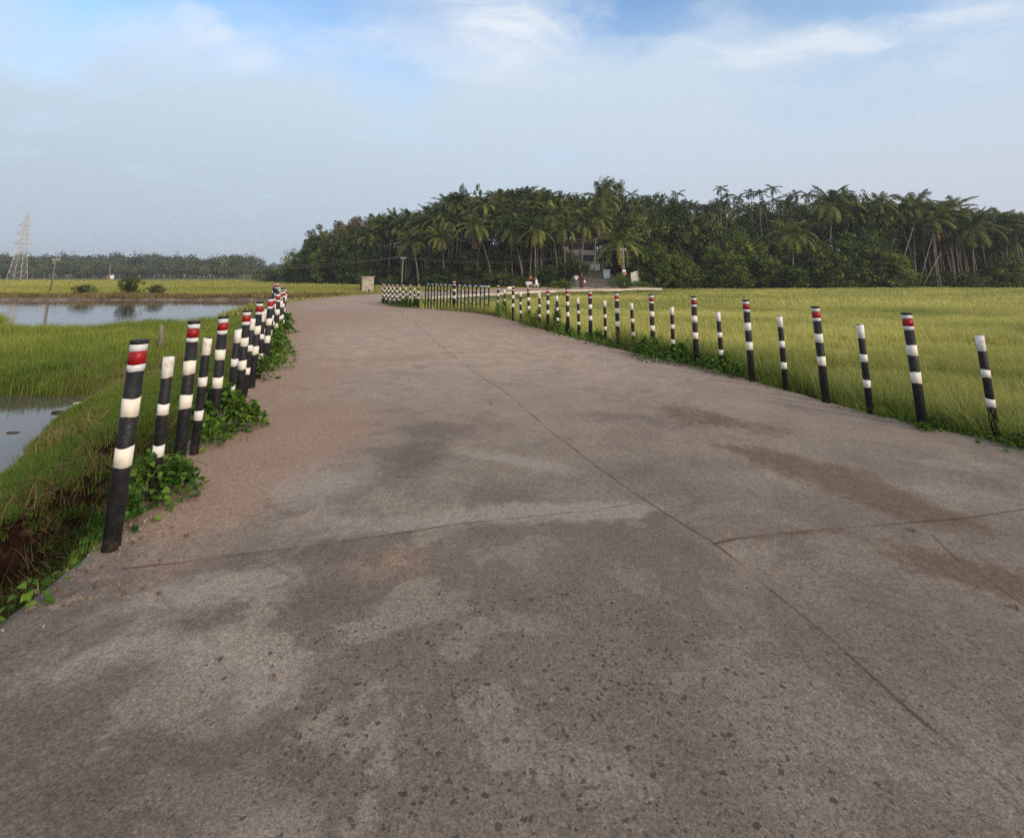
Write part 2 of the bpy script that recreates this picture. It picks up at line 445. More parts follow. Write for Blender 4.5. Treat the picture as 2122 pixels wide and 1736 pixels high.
pale = blobs([(1000, 1070, 1.3, .20, 6, .8), (1270, 1060, .5, .14, 6, .8), (640, 1010, .5, .5, 0, .55), (400, 1230, .55, .22, 15, .8), (480, 1390, .4, .25, 0, .55), (170, 1400, .5, .25, 20, .6), (560, 1420, .05, .2, 0, .7),
              (1030, 945, .9, .15, -28, .6), (1110, 965, .5, .10, -28, .5), (560, 690, .5, 2, 20, .5), (1650, 1000, .6, .25, -30, .5), (1900, 1010, .7, .35, -20, .6), (2000, 960, .8, .3, -20, .5),
              (1600, 1150, .5, .12, 5, .45), (1700, 880, 1.0, .22, -28, .5), (520, 1680, .25, .14, 10, .9), (640, 1010, .4, 1.4, 10, .4), (640, 770, .18, 1.6, 22, .7), (1400, 900, .8, .5, 0, .35)])
brown = blobs([(1500, 880, .9, .35, -38, .7), (1640, 950, .75, .26, -40, .9), (1760, 1010, .6, .24, -40, 1), (1870, 1060, .5, .2, -40, 1), (2060, 1190, .5, .2, -40, .9), (2110, 1225, .4, .2, -40, .8), (1660, 1110, .5, .05, 8, .7), (1560, 1100, .3, .07, 0, .5), (1420, 850, .6, .3, -38, .6)])
darkp = blobs([(910, 885, .55, .3, 0, .9), (880, 930, .25, .6, 0, .7), (820, 960, .5, .9, 0, .45), (1300, 865, .8, .35, -10, .85), (1200, 1200, 1.2, .5, 0, .25), (300, 1580, .6, .3, 0, .6), (220, 1700, .5, .25, 0, .5), (560, 1560, .3, .2, 0, .5), (400, 1400, .35, .2, 0, .5), (1700, 870, .5, .2, 0, .4), (1420, 890, .5, .3, 0, .4)])
pits = blobs([(950, 1250, .5, .2, 0, 1), (820, 1440, .5, .35, 10, .8), (1080, 1520, .6, .4, 0, 1), (900, 1600, .6, .25, 0, 1), (1250, 1330, .6, .3, 0, .8), (1980, 1340, .35, .16, 0, 1), (2060, 1440, .4, .2, 0, .7), (1500, 1420, .7, .4, 0, .55), (1000, 1400, .7, .5, 0, .7), (1300, 1480, .6, .4, 0, .8), (660, 1320, .35, .2, 0, .5), (840, 950, .4, .6, 0, .5), (1450, 1000, .7, .5, 0, .4), (1680, 1180, .4, .15, 0, .5), (1150, 1680, .7, .2, 0, .8)])
p1, p2 = gp(340, 1168), gp(1340, 1042)
q = [gp(*a) for a in ((1340, 1040), (1760, 1360), (2122, 1665))]
tl = p1.y + (fx - p1.x) * (p2.y - p1.y) / (p2.x - p1.x)
jy = np.array([a.y for a in q])[::-1]; jx = np.array([a.x for a in q])[::-1]
slab = ((fy < tl) & (fx < np.interp(fy, jy, jx))).astype(float)
zero = np.zeros(len(VV) - base_n); scab = np.clip(np.exp(-((dLr - .6) / 1.5) ** 2) * smooth(9, 5, fy) + .25, 0, 1)
for nm, a in (('red', red), ('pale', pale), ('brown', brown), ('darkp', darkp), ('pits', pits), ('slab', slab), ('scab', scab), ('painted_sheen', smooth(3.0, 11, fy + 2.4 * (fbm(fx * .6, fy * .6, 77) - .5) + 1.5 * np.exp(-dLr / 1.5)))):
    t_ = me.attributes.new(nm, 'FLOAT', 'POINT'); t_.data.foreach_set('value', np.r_[a, zero])
me.polygons.foreach_set('use_smooth', [i == 0 for i in mats_i])
t = NT('worn_concrete'); p = t.coord()
big = t.noise(p, .55, 5, .6); mid = t.noise(p, 2.6, 8, .68, .6); fine = t.noise(p, 26, 6, .7); tiny = t.noise(p, 110, 3, .6)
streak = t.noise(t.mapping(p, (7, 2.2, 1), (0, 0, R(-25))), 1.5, 7, .7, .5)
c = t.mix(t.maprange(big, .3, .7), (.134, .114, .094), (.184, .157, .129))
c = t.mix(t.maprange(mid, .35, .68, 0, .55), c, (.205, .177, .149))
c = t.mix(t.math('MULTIPLY', t.attr('painted_sheen'), .66), c, t.mix(t.maprange(mid, .3, .7), (.385, .29, .222), (.49, .385, .305)))  # grazing sheen and vignette painted in: colour pales to tan with distance
rag = t.noise(p, 6.5, 9, .72, .9)
def stain(c, name, col, lo=.18, hi=.62, amt=1.0, ns=None):
    a = t.math('ADD', t.attr(name), t.math('MULTIPLY', t.math('SUBTRACT', ns if ns is not None else streak, .5), 1.0))
    a = t.math('ADD', a, t.math('MULTIPLY', t.math('SUBTRACT', rag, .5), 1.3))
    return t.mix(t.maprange(a, lo, hi, 0, amt), c, col)
c = t.mix(t.math('MULTIPLY', t.attr('slab'), .45), c, (.108, .094, .080))
scA = t.noise(p, 1.5, 11, .66, .35); scB = t.noise(t.mapping(p, (1, 1, 1), (0, 0, 1)), 2.1, 11, .70, .5); gr = t.noise(p, 190, 2, .6); gr2 = t.noise(p, 75, 4, .75)
leftish = t.math('ADD', .17, t.math('MULTIPLY', t.attr('scab'), .6))
c = t.mix(t.math('MULTIPLY', t.maprange(scA, .515, .56), leftish), c, t.mix(gr2, (.20, .172, .142), (.27, .235, .195)))
c = t.mix(t.math('MULTIPLY', t.maprange(scA, .46, .42), t.math('MULTIPLY', leftish, .55)), c, (.094, .083, .073))
c = t.mix(t.maprange(scB, .57, .64, 0, .26), c, (.088, .075, .068))
c = stain(c, 'red', (.285, .195, .145), .2, 1.0, .75)
c = stain(c, 'pale', (.275, .243, .208), .30, .85, .75, mid)
c = stain(c, 'darkp', (.092, .076, .069), .30, 1.0, .55, mid)
c = stain(c, 'brown', (.118, .078, .054), .25, .9, .8)
c = t.mix(1.0, c, t.math('ADD', .55, t.math('MULTIPLY', fine, .9)), 'MULTIPLY')
c = t.mix(1.0, c, t.math('ADD', .7, t.math('MULTIPLY', tiny, .6)), 'MULTIPLY')
# chips of dark aggregate showing where the surface has worn
vc = t.n.new('ShaderNodeTexVoronoi'); vc.distance = 'MINKOWSKI'; vc.inputs['Exponent'].default_value = 1.3; vc.inputs['Scale'].default_value = 46; vc.inputs['Randomness'].default_value = 1
wv = t.n.new('ShaderNodeVectorMath'); wv.operation = 'MULTIPLY_ADD'; wv.inputs[1].default_value = (.03, .03, 0)
t.L(t.noise(p, 30, 3, out='Color'), wv.inputs[0]); t.L(p, wv.inputs[2]); t.L(wv.outputs[0], vc.inputs['Vector'])
sep = t.n.new('ShaderNodeSeparateColor'); t.L(vc.outputs['Color'], sep.inputs[0])
pm = t.math('ADD', t.math('MULTIPLY', t.attr('pits'), .8), t.math('MULTIPLY', t.math('SUBTRACT', mid, .5), .9))
thr = t.math('SUBTRACT', 1.03, t.math('MULTIPLY', pm, .95))
on = t.math('GREATER_THAN', sep.outputs[0], thr)
size = t.math('ADD', .17, t.math('MULTIPLY', t.math('MULTIPLY', sep.outputs[1], sep.outputs[1]), .42))
chip = t.math('MULTIPLY', on, t.math('LESS_THAN', t.math('ADD', vc.outputs['Distance'], t.math('MULTIPLY', t.math('SUBTRACT', t.noise(p, 110, 2), .5), .6)), size))
gf = t.math('ADD', 1.0, t.math('ADD', t.math('MULTIPLY', t.math('SUBTRACT', gr2, .5), 1.9), t.math('MULTIPLY', t.math('SUBTRACT', gr, .5), 1.5)))
c = t.mix(1.0, c, t.math('MAXIMUM', gf, .25), 'MULTIPLY')
vd = t.n.new('ShaderNodeTexVoronoi'); vd.inputs['Scale'].default_value = 95; t.L(wv.outputs[0], vd.inputs['Vector'])
sd2 = t.n.new('ShaderNodeSeparateColor'); t.L(vd.outputs['Color'], sd2.inputs[0])
chip2 = t.math('MULTIPLY', t.math('GREATER_THAN', sd2.outputs[0], t.math('SUBTRACT', .98, t.math('MULTIPLY', pm, .45))), t.math('LESS_THAN', vd.outputs['Distance'], t.math('ADD', .12, t.math('MULTIPLY', sd2.outputs[1], .35))))
c = t.mix(t.math('MULTIPLY', chip2, .6), c, t.mix(sd2.outputs[2], (.045, .042, .045), (.26, .235, .21)))
c = t.mix(t.math('MULTIPLY', chip, t.math('ADD', .35, t.math('MULTIPLY', sep.outputs[2], .45))), c, (.042, .040, .043))
vc2 = t.vor(p, 60, 'Distance'); 
t.base(c)
t.L(t.maprange(mid, .3, .7, .72, .95), t.b.inputs['Roughness']); t.set(Specular_IOR_Level=.12)
hh = t.math('ADD', t.math('MULTIPLY', fine, .6), t.math('ADD', t.math('MULTIPLY', tiny, .35), t.math('MULTIPLY', chip, -.5)))
t.bump(hh, .5, .006)
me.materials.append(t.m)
me.materials.append(simple('road_edge_concrete', (.56, .53, .48), .9, .15, 2, ((.2, .15, .11), .6), .4))
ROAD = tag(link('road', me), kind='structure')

# dirt-filled joints between the slabs, as thin ribbons lying in the road
M['joint'] = simple('joint_dirt', (.095, .064, .049), .95, .35, 9)
def joint(pts, w):
    P = [gp(*a) for a in pts]; P = catmull([(a.x, a.y) for a in P], 24)
    # walk evenly
    s = np.r_[0, np.cumsum(np.linalg.norm(np.diff(P, axis=0), axis=1))]; q = np.arange(0, s[-1], .025)
    P = np.c_[np.interp(q, s, P[:, 0]), np.interp(q, s, P[:, 1])]
    d = np.gradient(P, axis=0); d /= np.linalg.norm(d, axis=1)[:, None]; n = np.c_[-d[:, 1], d[:, 0]]
    P = P + n * ((fbm(q * 3, q * 0, 61) - .5) * .022)[:, None]
    wa = w * np.clip((fbm(q * 5, q * 0 + 3, 63) - .28) * 2.2, .12, 1.3); wb = w * np.clip((fbm(q * 5, q * 0 + 9, 65) - .28) * 2.2, .12, 1.3)
    A = P + n * wa[:, None]; B = P - n * wb[:, None]
    def zz(Q): return (road_z(Q[:, 0], Q[:, 1]) + (fbm(Q[:, 0] * .5, Q[:, 1] * .5, 40) - .5) * .02 + .004)
    b = MB(); k = len(P)
    b.add(np.r_[np.c_[A, zz(A)], np.c_[B, zz(B)]], [(i, k + i, k + i + 1, i + 1) for i in range(k - 1)])
    o = b.build('joint', M['joint'], ROAD); return o
joint([(800, 628), (850, 662), (935, 735), (1050, 815), (1130, 885), (1240, 970), (1340, 1040), (1480, 1128), (1640, 1260), (1760, 1360), (1880, 1470), (1990, 1560), (2122, 1665)], .0042)
joint([(250, 1178), (340, 1168), (620, 1135), (800, 1110), (1000, 1082), (1200, 1062), (1340, 1042)], .004)
joint([(1480, 1128), (1560, 1113), (1700, 1100), (1880, 1085), (2000, 1075), (2122, 1057), (2300, 1040)], .0055)
joint([(1930, 1110), (1985, 1160), (2060, 1210), (2130, 1262)], .003)

# ------------------------------------------------------------------ bollards
def lathe_mesh(name, prof, mat, seg=24):
    b = MB(); b.lathe(prof, seg); me = b.mesh(name, mat, True)
    return me
def sleeve(name, r, z0, z1, mat, seg=32):
    me = lathe_mesh(name, [(r - .003, z0), (r, z0 + .001), (r, z1 - .001), (r - .003, z1)], mat, seg); rg = random.uniform(0, 6)
    for i, v in enumerate(me.vertices):      # the band edges are not dead level
        a = (i % seg) / seg * 2 * math.pi; up = i >= 2 * seg
        v.co.z += .0035 * math.sin(a + rg + up * 2) + .0018 * math.sin(3 * a + rg * 2 + up) + random.uniform(-.0008, .0008)
    return me
TH, TR = 1.10, .0442
tall_parts = [('pipe', lathe_mesh('pipe', [(TR, -.25), (TR, TH - .012)], M['black'])),
              ('cap', lathe_mesh('cap', [(TR + .0035, TH - .022), (TR + .004, TH - .002), (TR - .004, TH), (.01, TH + .001)], M['black'])),
              ('reflective_band', sleeve('reflective_band', TR + .0018, TH * .945, TH * .979, M['tape'])),
              ('red_band', sleeve('red_band', TR + .0022, TH * .879, TH * .945, M['red'])),
              ('reflective_band', sleeve('reflective_band', TR + .0018, TH * .845, TH * .879, M['tape'])),
              ('white_band', sleeve('white_band', TR + .0016, TH * .618, TH * .712, M['cream_band'])),
              ('white_band', sleeve('white_band', TR + .0016, TH * .379, TH * .474, M['cream_band']))]
SH, SR = .93, .034
short_parts = [('pipe', lathe_mesh('pipe', [(SR, -.25), (SR, SH - .004), (SR - .004, SH)], M['black'])),
               ('top_band', sleeve('top_band', SR + .0016, SH * .845, SH * .997, M['white_band'])),
               ('white_band', sleeve('white_band', SR + .0016, SH * .575, SH * .658, M['white_band'])),
               ('white_band', sleeve('white_band', SR + .0016, SH * .285, SH * .37, M['white_band']))]
ORD = 'first second third fourth fifth sixth seventh eighth ninth tenth eleventh twelfth thirteenth fourteenth fifteenth sixteenth seventeenth eighteenth nineteenth twentieth'.split()
ORD += ['twenty-' + o for o in ORD[:9]]
count = {}
def bollard(kind, p, row, label=None, tilt=.8):
    key = (kind, row); k = count[key] = count.get(key, 0) + 1
    if label is None:
        where = {'left': 'left road edge', 'right': 'right road edge', 'bend': 'inner bend past the right railing', 'turn': 'outer bend past the left railing'}[row]
        if kind == 'tall': label = f'tall red-topped bollard, {ORD[k - 1]} tall one along the {where}'
        else: label = f'slim white-topped bollard, {ORD[k - 1]} slim one along the {where}'
    o = empty('tall_bollard' if kind == 'tall' else 'slim_bollard', p, random.uniform(0, 6.28), label, 'bollard',
              'bollards along the left road edge' if row in ('left', 'turn') else 'bollards along the right road edge')
    o.rotation_euler = (R(random.gauss(0, tilt)), R(random.gauss(0, tilt)), random.uniform(0, 6.28))
    s = random.uniform(.975, 1.025); o.scale = (1, 1, s)
    for nm, me in (tall_parts if kind == 'tall' else short_parts): link(nm, me, o)
    return o

right_px = [('short', 2065, 905), ('tall', 1913, 885), ('short', 1804, 856), ('tall', 1712, 833), ('short', 1629, 808), ('tall', 1559, 790), ('short', 1498, 772), ('tall', 1444, 757),
            ('short', 1396, 744), ('tall', 1354, 733), ('short', 1314, 724), ('tall', 1281, 720), ('short', 1255, 709), ('tall', 1224, 702), ('short', 1200, 696), ('tall', 1177, 691),
            ('short', 1157, 686), ('tall', 1135, 683), ('short', 1118, 677), ('tall', 1097, 671), ('short', 1079, 667), ('tall', 1063, 664), ('short', 1046, 657), ('tall', 1031, 652)]
for k, u, v in right_px: bollard(k, gp(u, v), 'right')
left_px = [('tall', 230, 1136), ('short', 317, 1033), ('tall', 371, 962), ('short', 402, 940), ('tall', 441, 897), ('short', 472, 866), ('tall', 494, 842), ('short', 506, 823),
           ('tall', 521, 803), ('short', 536, 784), ('tall', 548, 768)]
for k, u, v in left_px: bollard(k, gp(u, v), 'left')
def along(E, off, y0, y1, step, offs=0):
    """points every step metres along an edge, off metres towards the road"""
    m = (E[:, 1] >= y0) & (E[:, 1] <= y1) & (np.arange(len(E)) < 560); P = E[m]
    d = np.gradient(P, axis=0); d /= np.linalg.norm(d, axis=1)[:, None]; P = P + np.c_[d[:, 1], -d[:, 0]] * off
    s = np.r_[0, np.cumsum(np.linalg.norm(np.diff(P, axis=0), axis=1))]; q = np.arange(offs, s[-1], step)
    return [(float(np.interp(a, s, P[:, 0])), float(np.interp(a, s, P[:, 1]))) for a in q]
for i, (x, y) in enumerate(along(EL, .09, 8.75, 14.9, .62)): bollard('short' if i % 2 == 0 else 'tall', (x, y, float(road_z(x, y))), 'left')
for i, (x, y) in enumerate(along(ER, -.10, 24.7, 32.6, .50)): bollard('tall' if i % 2 == 0 else 'short', (x, y, float(road_z(x, y))), 'bend')
for i, (x, y) in enumerate(along(EL, .09, 21.3, 29.6, .62)): bollard('tall' if i % 2 == 0 else 'short', (x, y, float(road_z(x, y))), 'turn')

# railings over the culvert: black uprights, painted top rail, staggered rungs, one stout bollard in the middle
def railing(a, b, n, hgt, label, blabel, row):
    a = Vector(a); b = Vector(b); d = (b - a); L = d.length
    root = empty('culvert_railing', a, math.atan2(d.y, d.x), label, 'railing', 'railings at the culvert')
    bl = MB(); wh = MB()
    segs = n - 1
    mb = MB(); k = 26
    for i in range(k):
        x0, x1 = L * i / k, L * (i + 1) / k
        mb.tube([(x0, 0, hgt), (x1, 0, hgt)], .033 + (.0006 if i % 2 else 0), 10, 0, i % 2 if i > 1 else 0)
    mb.build('top_rail', [M['bluewhite'], M['black']], root, smooth_=False)
    um = MB(); um.tube([(0, 0, -.3), (0, 0, hgt - .02)], .030, 10); um = um.mesh('upright', M['black'], True)
    gap = L / segs
    rb = MB(); rb.tube([(.028, 0, 0), (gap - .028, 0, 0)], .022, 8); rm = [rb.mesh('rung', M['bluewhite']), rb.mesh('rung', M['black'])]
    for i in range(n):
        if i != n // 2: link('upright', um, root, (gap * i, 0, 0))
        if i < segs:
            link('rung', rm[0], root, (gap * i, 0, hgt * (.60 if i % 2 else .45)))
            link('rung', rm[1], root, (gap * i, 0, hgt * (.74 if i % 2 else .30)))
    p = a + d * ((n // 2) / segs)
    o = bollard('tall', p, row, blabel); o.scale = (1.5, 1.5, 1.08); o.rotation_euler = (0, 0, 0)
rA, rB = gp(1012.6, 649), gp(881, 634)
railing(rA, rB, 19, 1.0, 'black upright railing with pale blue painted top rail on the right of the road', 'stout red-capped bollard standing in the middle of the right railing', 'rail')
pl = along(EL, .03, 15.3, 20.8, .2)
railing((*pl[0], 0), (*pl[-1], float(road_z(0, pl[-1][1]))), 19, 1.0, 'black upright railing half hidden behind the left row of bollards', 'stout red-capped bollard standing in the middle of the left railing', 'rail')

# ------------------------------------------------------------------ creepers at the bollard feet
def leaf_quads(P, N, U, L, W):
    """P base points, N normals, U leaf direction: heart-like leaves made of two folded quads"""
    S_ = np.cross(N, U); S_ /= np.linalg.norm(S_, axis=1)[:, None] + 1e-9
    L = L[:, None]; W = W[:, None]
    a = P; tip = P + U * L - N * L * .12
    l1 = P + U * L * .12 + S_ * W + N * W * .25; l2 = P + U * L * .55 + S_ * W * .8 + N * W * .2
    r1 = P + U * L * .12 - S_ * W + N * W * .25; r2 = P + U * L * .55 - S_ * W * .8 + N * W * .2
    return np.stack([a, l1, l2, tip], 1), np.stack([a, tip, r2, r1], 1)
def unit(v): return v / (np.linalg.norm(v, axis=-1, keepdims=True) + 1e-9)
def creeper(foot, hgt, n, label, spread=(), seed=0, leaf=.06):
    leaf *= .72; n = int(n * 1.6)
    """foot: list of (x, y, r) lobes on the ground"""
    rg = np.random.default_rng(seed + 100)
    f0 = foot[0]; org = np.array([f0[0], f0[1], 0.0])
    P = []; hmax = []
    w = np.array([f[2] ** 2 for f in foot]); w = w / w.sum()
    for k in rg.choice(len(foot), n, p=w):
        x, y, r = foot[k]; a = rg.uniform(0, 6.28); d = abs(rg.normal(0, .48)); d = min(d, 1.25)
        lump = .55 + .9 * vnoise(np.array([x + a]), np.array([d * 3]), seed)[0]
        h = hgt * (r / f0[2]) ** .6 * max(0.04, 1 - d ** 1.5) * lump
        P.append((x + r * d * math.cos(a), y + r * d * math.sin(a), h * rg.uniform(.15, 1) ** .6))
    P = np.array(P)
    gz = np.where(in_poly(P[:, 0], P[:, 1], ROADPOLY), road_z(P[:, 0], P[:, 1]), np.maximum(terrain(P[:, 0], P[:, 1]), -.55))
    P[:, 2] += gz + .015
    d0 = np.c_[P[:, 0] - org[0], P[:, 1] - org[1], np.full(n, .1)]
    U = unit(unit(d0) + rg.normal(0, .6, (n, 3)) + np.array([0, 0, -.25])); N = unit(rg.normal(0, .45, (n, 3)) + np.array([0, -.25, 1.0]))
    U = unit(U - N * (U * N).sum(1)[:, None])
    L = leaf * rg.uniform(.55, 1.35, n)
    a, b = leaf_quads(P - org, N, U, L, L * .42)
    mb = MB(); tnt = np.clip(rg.normal(.35, .28, n), 0, 1)
    mb.quads(a, tnt); mb.quads(b, tnt)
    root = empty('creeper_plant', org, 0, label, 'creeper', 'creepers at the feet of the bollards')
    mb.build('leaves', M['vine'], root)
    sm = MB()
    for k in range(min(40, n // 8) if n > 350 else 0):
        e = P[rg.integers(n)] - org; s0 = e * np.array([1, 1, 0]) + np.append(rg.normal(0, .10, 2), e[2] - rg.uniform(.03, .2))
        m_ = (s0 + e) / 2 + np.array([0, 0, .02])
        sm.tube([s0, m_, e], [.004, .003, .002], 5)
    if sm.v: sm.build('stems', M['stemgreen'], root)
def G(u, v): p = gp(u, v); return p.x, p.y
def lob(*L_): return [(*G(u, v), r) for u, v, r in L_]
creeper(lob((300, 1035, .26), (350, 1020, .2), (200, 1090, .25), (262, 1080, .13), (385, 1010, .10)), .26, 900, 'leafy green creeper sprawling round the feet of the nearest left bollards', seed=1)
creeper(lob((40, 1180, .22), (-10, 1240, .25), (95, 1135, .22), (150, 1090, .22), (200, 1050, .2)), .16, 1100, 'low trail of creeper along the broken left road edge nearest the camera', seed=2, leaf=.055)
creeper(lob((448, 880, .36), (415, 910, .26), (488, 888, .20), (520, 883, .13), (430, 925, .12), (545, 884, .05)), .40, 1300, 'bushiest green creeper, climbing the third tall left bollard and spilling onto road', seed=3, leaf=.065)
creeper(lob((543, 765, .36), (530, 785, .28), (550, 750, .25)), .42, 700, 'creeper clump at the inner foot of the fourth tall left bollard', seed=4, leaf=.075)
creeper(lob((573, 738, .33), (566, 750, .3), (578, 724, .25)), .5, 800, 'tall creeper clump at the road side, just beyond the bushy left row', seed=5, leaf=.08)
creeper(lob((589, 690, .28),), .3, 260, 'small creeper tuft bulging from the left bollard cluster onto the road', seed=6, leaf=.08)
creeper(lob((593, 672, .28),), .28, 200, 'farthest small creeper tuft beside the left bollard cluster', seed=7, leaf=.09)
creeper(lob((1378, 742, .55), (1338, 737, .35), (1420, 752, .42), (1400, 735, .4)), .36, 1500, 'broad creeper mound over the right road edge between two tall bollards', seed=8, leaf=.07)
creeper(lob((1500, 772, .32), (1470, 763, .25), (1528, 780, .2)), .24, 600, 'low creeper mound round the slim bollard fourth along the right edge', seed=9, leaf=.06)
creeper(lob((1246, 706, .5), (1225, 700, .4), (1268, 714, .3)), .38, 700, 'creeper mound on the right edge left of a bare concrete corner', seed=10, leaf=.08)
creeper(lob((1178, 690, .5), (1155, 683, .45), (1200, 696, .4)), .40, 750, 'creeper mass wrapping three bollards midway along the right edge', seed=11, leaf=.08)
creeper(lob((1156, 683, .25),), .80, 260, 'narrow creeper climbing high up one slim bollard on the right edge', seed=12, leaf=.08)
creeper(lob((1097, 671, .35), (1112, 676, .3)), .55, 320, 'creeper climbing a tall bollard two places from the narrow climber', seed=13, leaf=.085)
creeper(lob((1046, 657, .35), (1032, 653, .3)), .72, 420, 'dark creeper heap round the two bollards next to the right railing', seed=14, leaf=.09)
creeper(lob((1014, 650, .4), (1000, 648, .3)), .22, 220, 'low creeper under the near end of the right railing', seed=15, leaf=.09)
creeper(lob((1938, 884, .16), (1915, 890, .10)), .07, 170, 'thin dark weeds at the foot of the tall bollard last but one on the right', seed=16, leaf=.045)
creeper(lob((2095, 915, .26), (2060, 908, .12), (2130, 925, .3)), .13, 420, 'dark green weeds at the foot of the slim bollard at the right frame edge', seed=17, leaf=.05)
creeper([(-5.2, 26.0, .5), (-6.2, 28.0, .45), (-4.6, 25.0, .4), (-7.3, 30.6, .4), (-5.7, 27.0, .45)], .42, 1000, 'long overgrown creeper bank under the far bend bollards', seed=18, leaf=.12)

# ------------------------------------------------------------------ grass, reeds and rice (stuff)
def tuft(name, n, rad, h, w, mat, seed, bend=.35, segs=3):
    rg = np.random.default_rng(seed); b = MB()
    for i in range(n):
        a = rg.uniform(0, 6.28); r = rad * math.sqrt(rg.uniform()); hh = h * rg.uniform(.55, 1.1); az = rg.uniform(0, 6.28)
        d = np.array([math.cos(az), math.sin(az), 0]); s = np.array([-d[1], d[0], 0]); p0 = np.array([r * math.cos(a), r * math.sin(a), 0])
        bn = bend * rg.uniform(.3, 1.4); pts = []
        for k in range(segs + 1):
            q = k / segs; c = p0 + d * hh * bn * q * q + np.array([0, 0, hh * q * (1 - .25 * bn * q)])
            ww = w * (1 - q) ** .7 * .5 + w * .06
            pts += [c - s * ww, c + s * ww]
        b.add(pts, [(2 * k, 2 * k + 1, 2 * k + 3, 2 * k + 2) for k in range(segs)])
    return bpy.data.objects.new(name, b.mesh(name, mat))

def scatter(name, P, sc, tint, protos, label, cat='grass', tilt=.12, seed=0):
    rg = np.random.default_rng(seed); n = len(P)
    me = bpy.data.meshes.new(name); me.from_pydata(P.tolist(), [], [])
    rot = np.c_[rg.normal(0, tilt, n), rg.normal(0, tilt, n), rg.uniform(0, 6.28, n)]
    a = me.attributes.new('rot', 'FLOAT_VECTOR', 'POINT'); a.data.foreach_set('vector', rot.ravel())
    a = me.attributes.new('sc', 'FLOAT_VECTOR', 'POINT'); a.data.foreach_set('vector', np.asarray(sc).reshape(n, -1).repeat(3 if np.ndim(sc) == 1 else 1, 1).ravel())
    a = me.attributes.new('tint', 'FLOAT', 'POINT'); a.data.foreach_set('value', np.clip(tint, 0, 1))
    a = me.attributes.new('pick', 'INT', 'POINT'); a.data.foreach_set('value', rg.integers(0, len(protos), n))
    g = bpy.data.node_groups.new(name, 'GeometryNodeTree')
    g.interface.new_socket('Geometry', in_out='INPUT', socket_type='NodeSocketGeometry'); g.interface.new_socket('Geometry', in_out='OUTPUT', socket_type='NodeSocketGeometry')
    nd = g.nodes; gi = nd.new('NodeGroupInput'); go = nd.new('NodeGroupOutput'); ip = nd.new('GeometryNodeInstanceOnPoints'); jn = nd.new('GeometryNodeJoinGeometry')
    for o in protos:
        oi = nd.new('GeometryNodeObjectInfo'); oi.inputs[0].default_value = o; oi.inputs['As Instance'].default_value = True; g.links.new(oi.outputs['Geometry'], jn.inputs[0])
    def na(nm, typ):
        x = nd.new('GeometryNodeInputNamedAttribute'); x.data_type = typ; x.inputs[0].default_value = nm; return x.outputs[0]
    e = nd.new('FunctionNodeEulerToRotation'); g.links.new(na('rot', 'FLOAT_VECTOR'), e.inputs[0])
    g.links.new(gi.outputs[0], ip.inputs['Points']); g.links.new(jn.outputs[0], ip.inputs['Instance']); ip.inputs['Pick Instance'].default_value = True
    g.links.new(na('pick', 'INT'), ip.inputs['Instance Index']); g.links.new(e.outputs[0], ip.inputs['Rotation']); g.links.new(na('sc', 'FLOAT_VECTOR'), ip.inputs['Scale'])
    g.links.new(ip.outputs[0], go.inputs[0])
    o = link(name, me); md = o.modifiers.new('scatter', 'NODES'); md.node_group = g
    return tag(o, label, cat, kind='stuff')

def rand_pts(x0, x1, y0, y1, n, seed):
    rg = np.random.default_rng(seed); return rg.uniform(x0, x1, n), rg.uniform(y0, y1, n)
def in_view(x, y, m=1.22, off=3):
    return np.abs(x) < (y * 1.02 * m + off)

# rice field to the right and inside the road's loop
protos_near = [tuft('rice_tuft', 16, .09, .62, .010, M['rice'], s, .40) for s in range(4)]
protos_mid = [tuft('rice_tuft', 26, .26, .60, .022, M['rice'], 10 + s, .40, 2) for s in range(4)]
protos_far = [tuft('rice_tuft', 40, .75, .58, .055, M['rice'], 20 + s, .40, 2) for s in range(4)]
def field(x0, x1, y0, y1, n, seed, cond):
    x, y = rand_pts(x0, x1, y0, y1, n, seed); k = in_view(x, y); x, y = x[k], y[k]
    z, so, mu, la, ins, dL, dR, left, st, po = terrain(x, y, True)
    k = cond(x, y, dL, dR, left, ins, st, po, la, so, mu)
    return x[k], y[k], z[k], (dL[k], dR[k], st[k], po[k])
right_ok = lambda x, y, dL, dR, left, ins, st, po, la, so, mu: (~ins) & (~left) & (dR > .10) & (la < .2) & (y < front(x) - .5)
P_, S__, T_ = [], [], []
scat = []
def rice(x0, x1, y0, y1, n, seed, protos, s0):
    x, y, z, d = field(x0, x1, y0, y1, n, seed, right_ok)
    tall = .70 + .5 * fbm(x * .35, y * .35, 70) + .35 * (fbm(x * 1.6, y * 1.6, 71) - .45) + .22 * np.exp(-(d[1] / 1.2) ** 2) * (fbm(x * 2.5, y * 2.5, 75) - .2)
    tall = tall * np.where(y > 40, .22 + .78 * smooth(1.0, 8, d[1]), 1)
    lodg = smooth(.56, .66, fbm(x * .16 + 3, y * .5, 72)) * .50
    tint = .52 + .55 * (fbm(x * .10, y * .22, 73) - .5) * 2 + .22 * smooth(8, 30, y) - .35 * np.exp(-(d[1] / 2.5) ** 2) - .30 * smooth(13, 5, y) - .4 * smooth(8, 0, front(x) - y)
    return np.c_[x, y, z - .03], np.c_[s0 * np.ones_like(x), s0 * np.ones_like(x), tall * (1 - lodg)], tint + RNG.normal(0, .10, len(x))
groups = [(rice(2, 22, 2.5, 14, 26000, 1, 0, 1.0), protos_near), (rice(-3, 40, 13.5, 32, 24000, 2, 0, 1.0), protos_mid), (rice(-12, 120, 31.5, 82, 26000, 3, 0, 1.0), protos_far)]
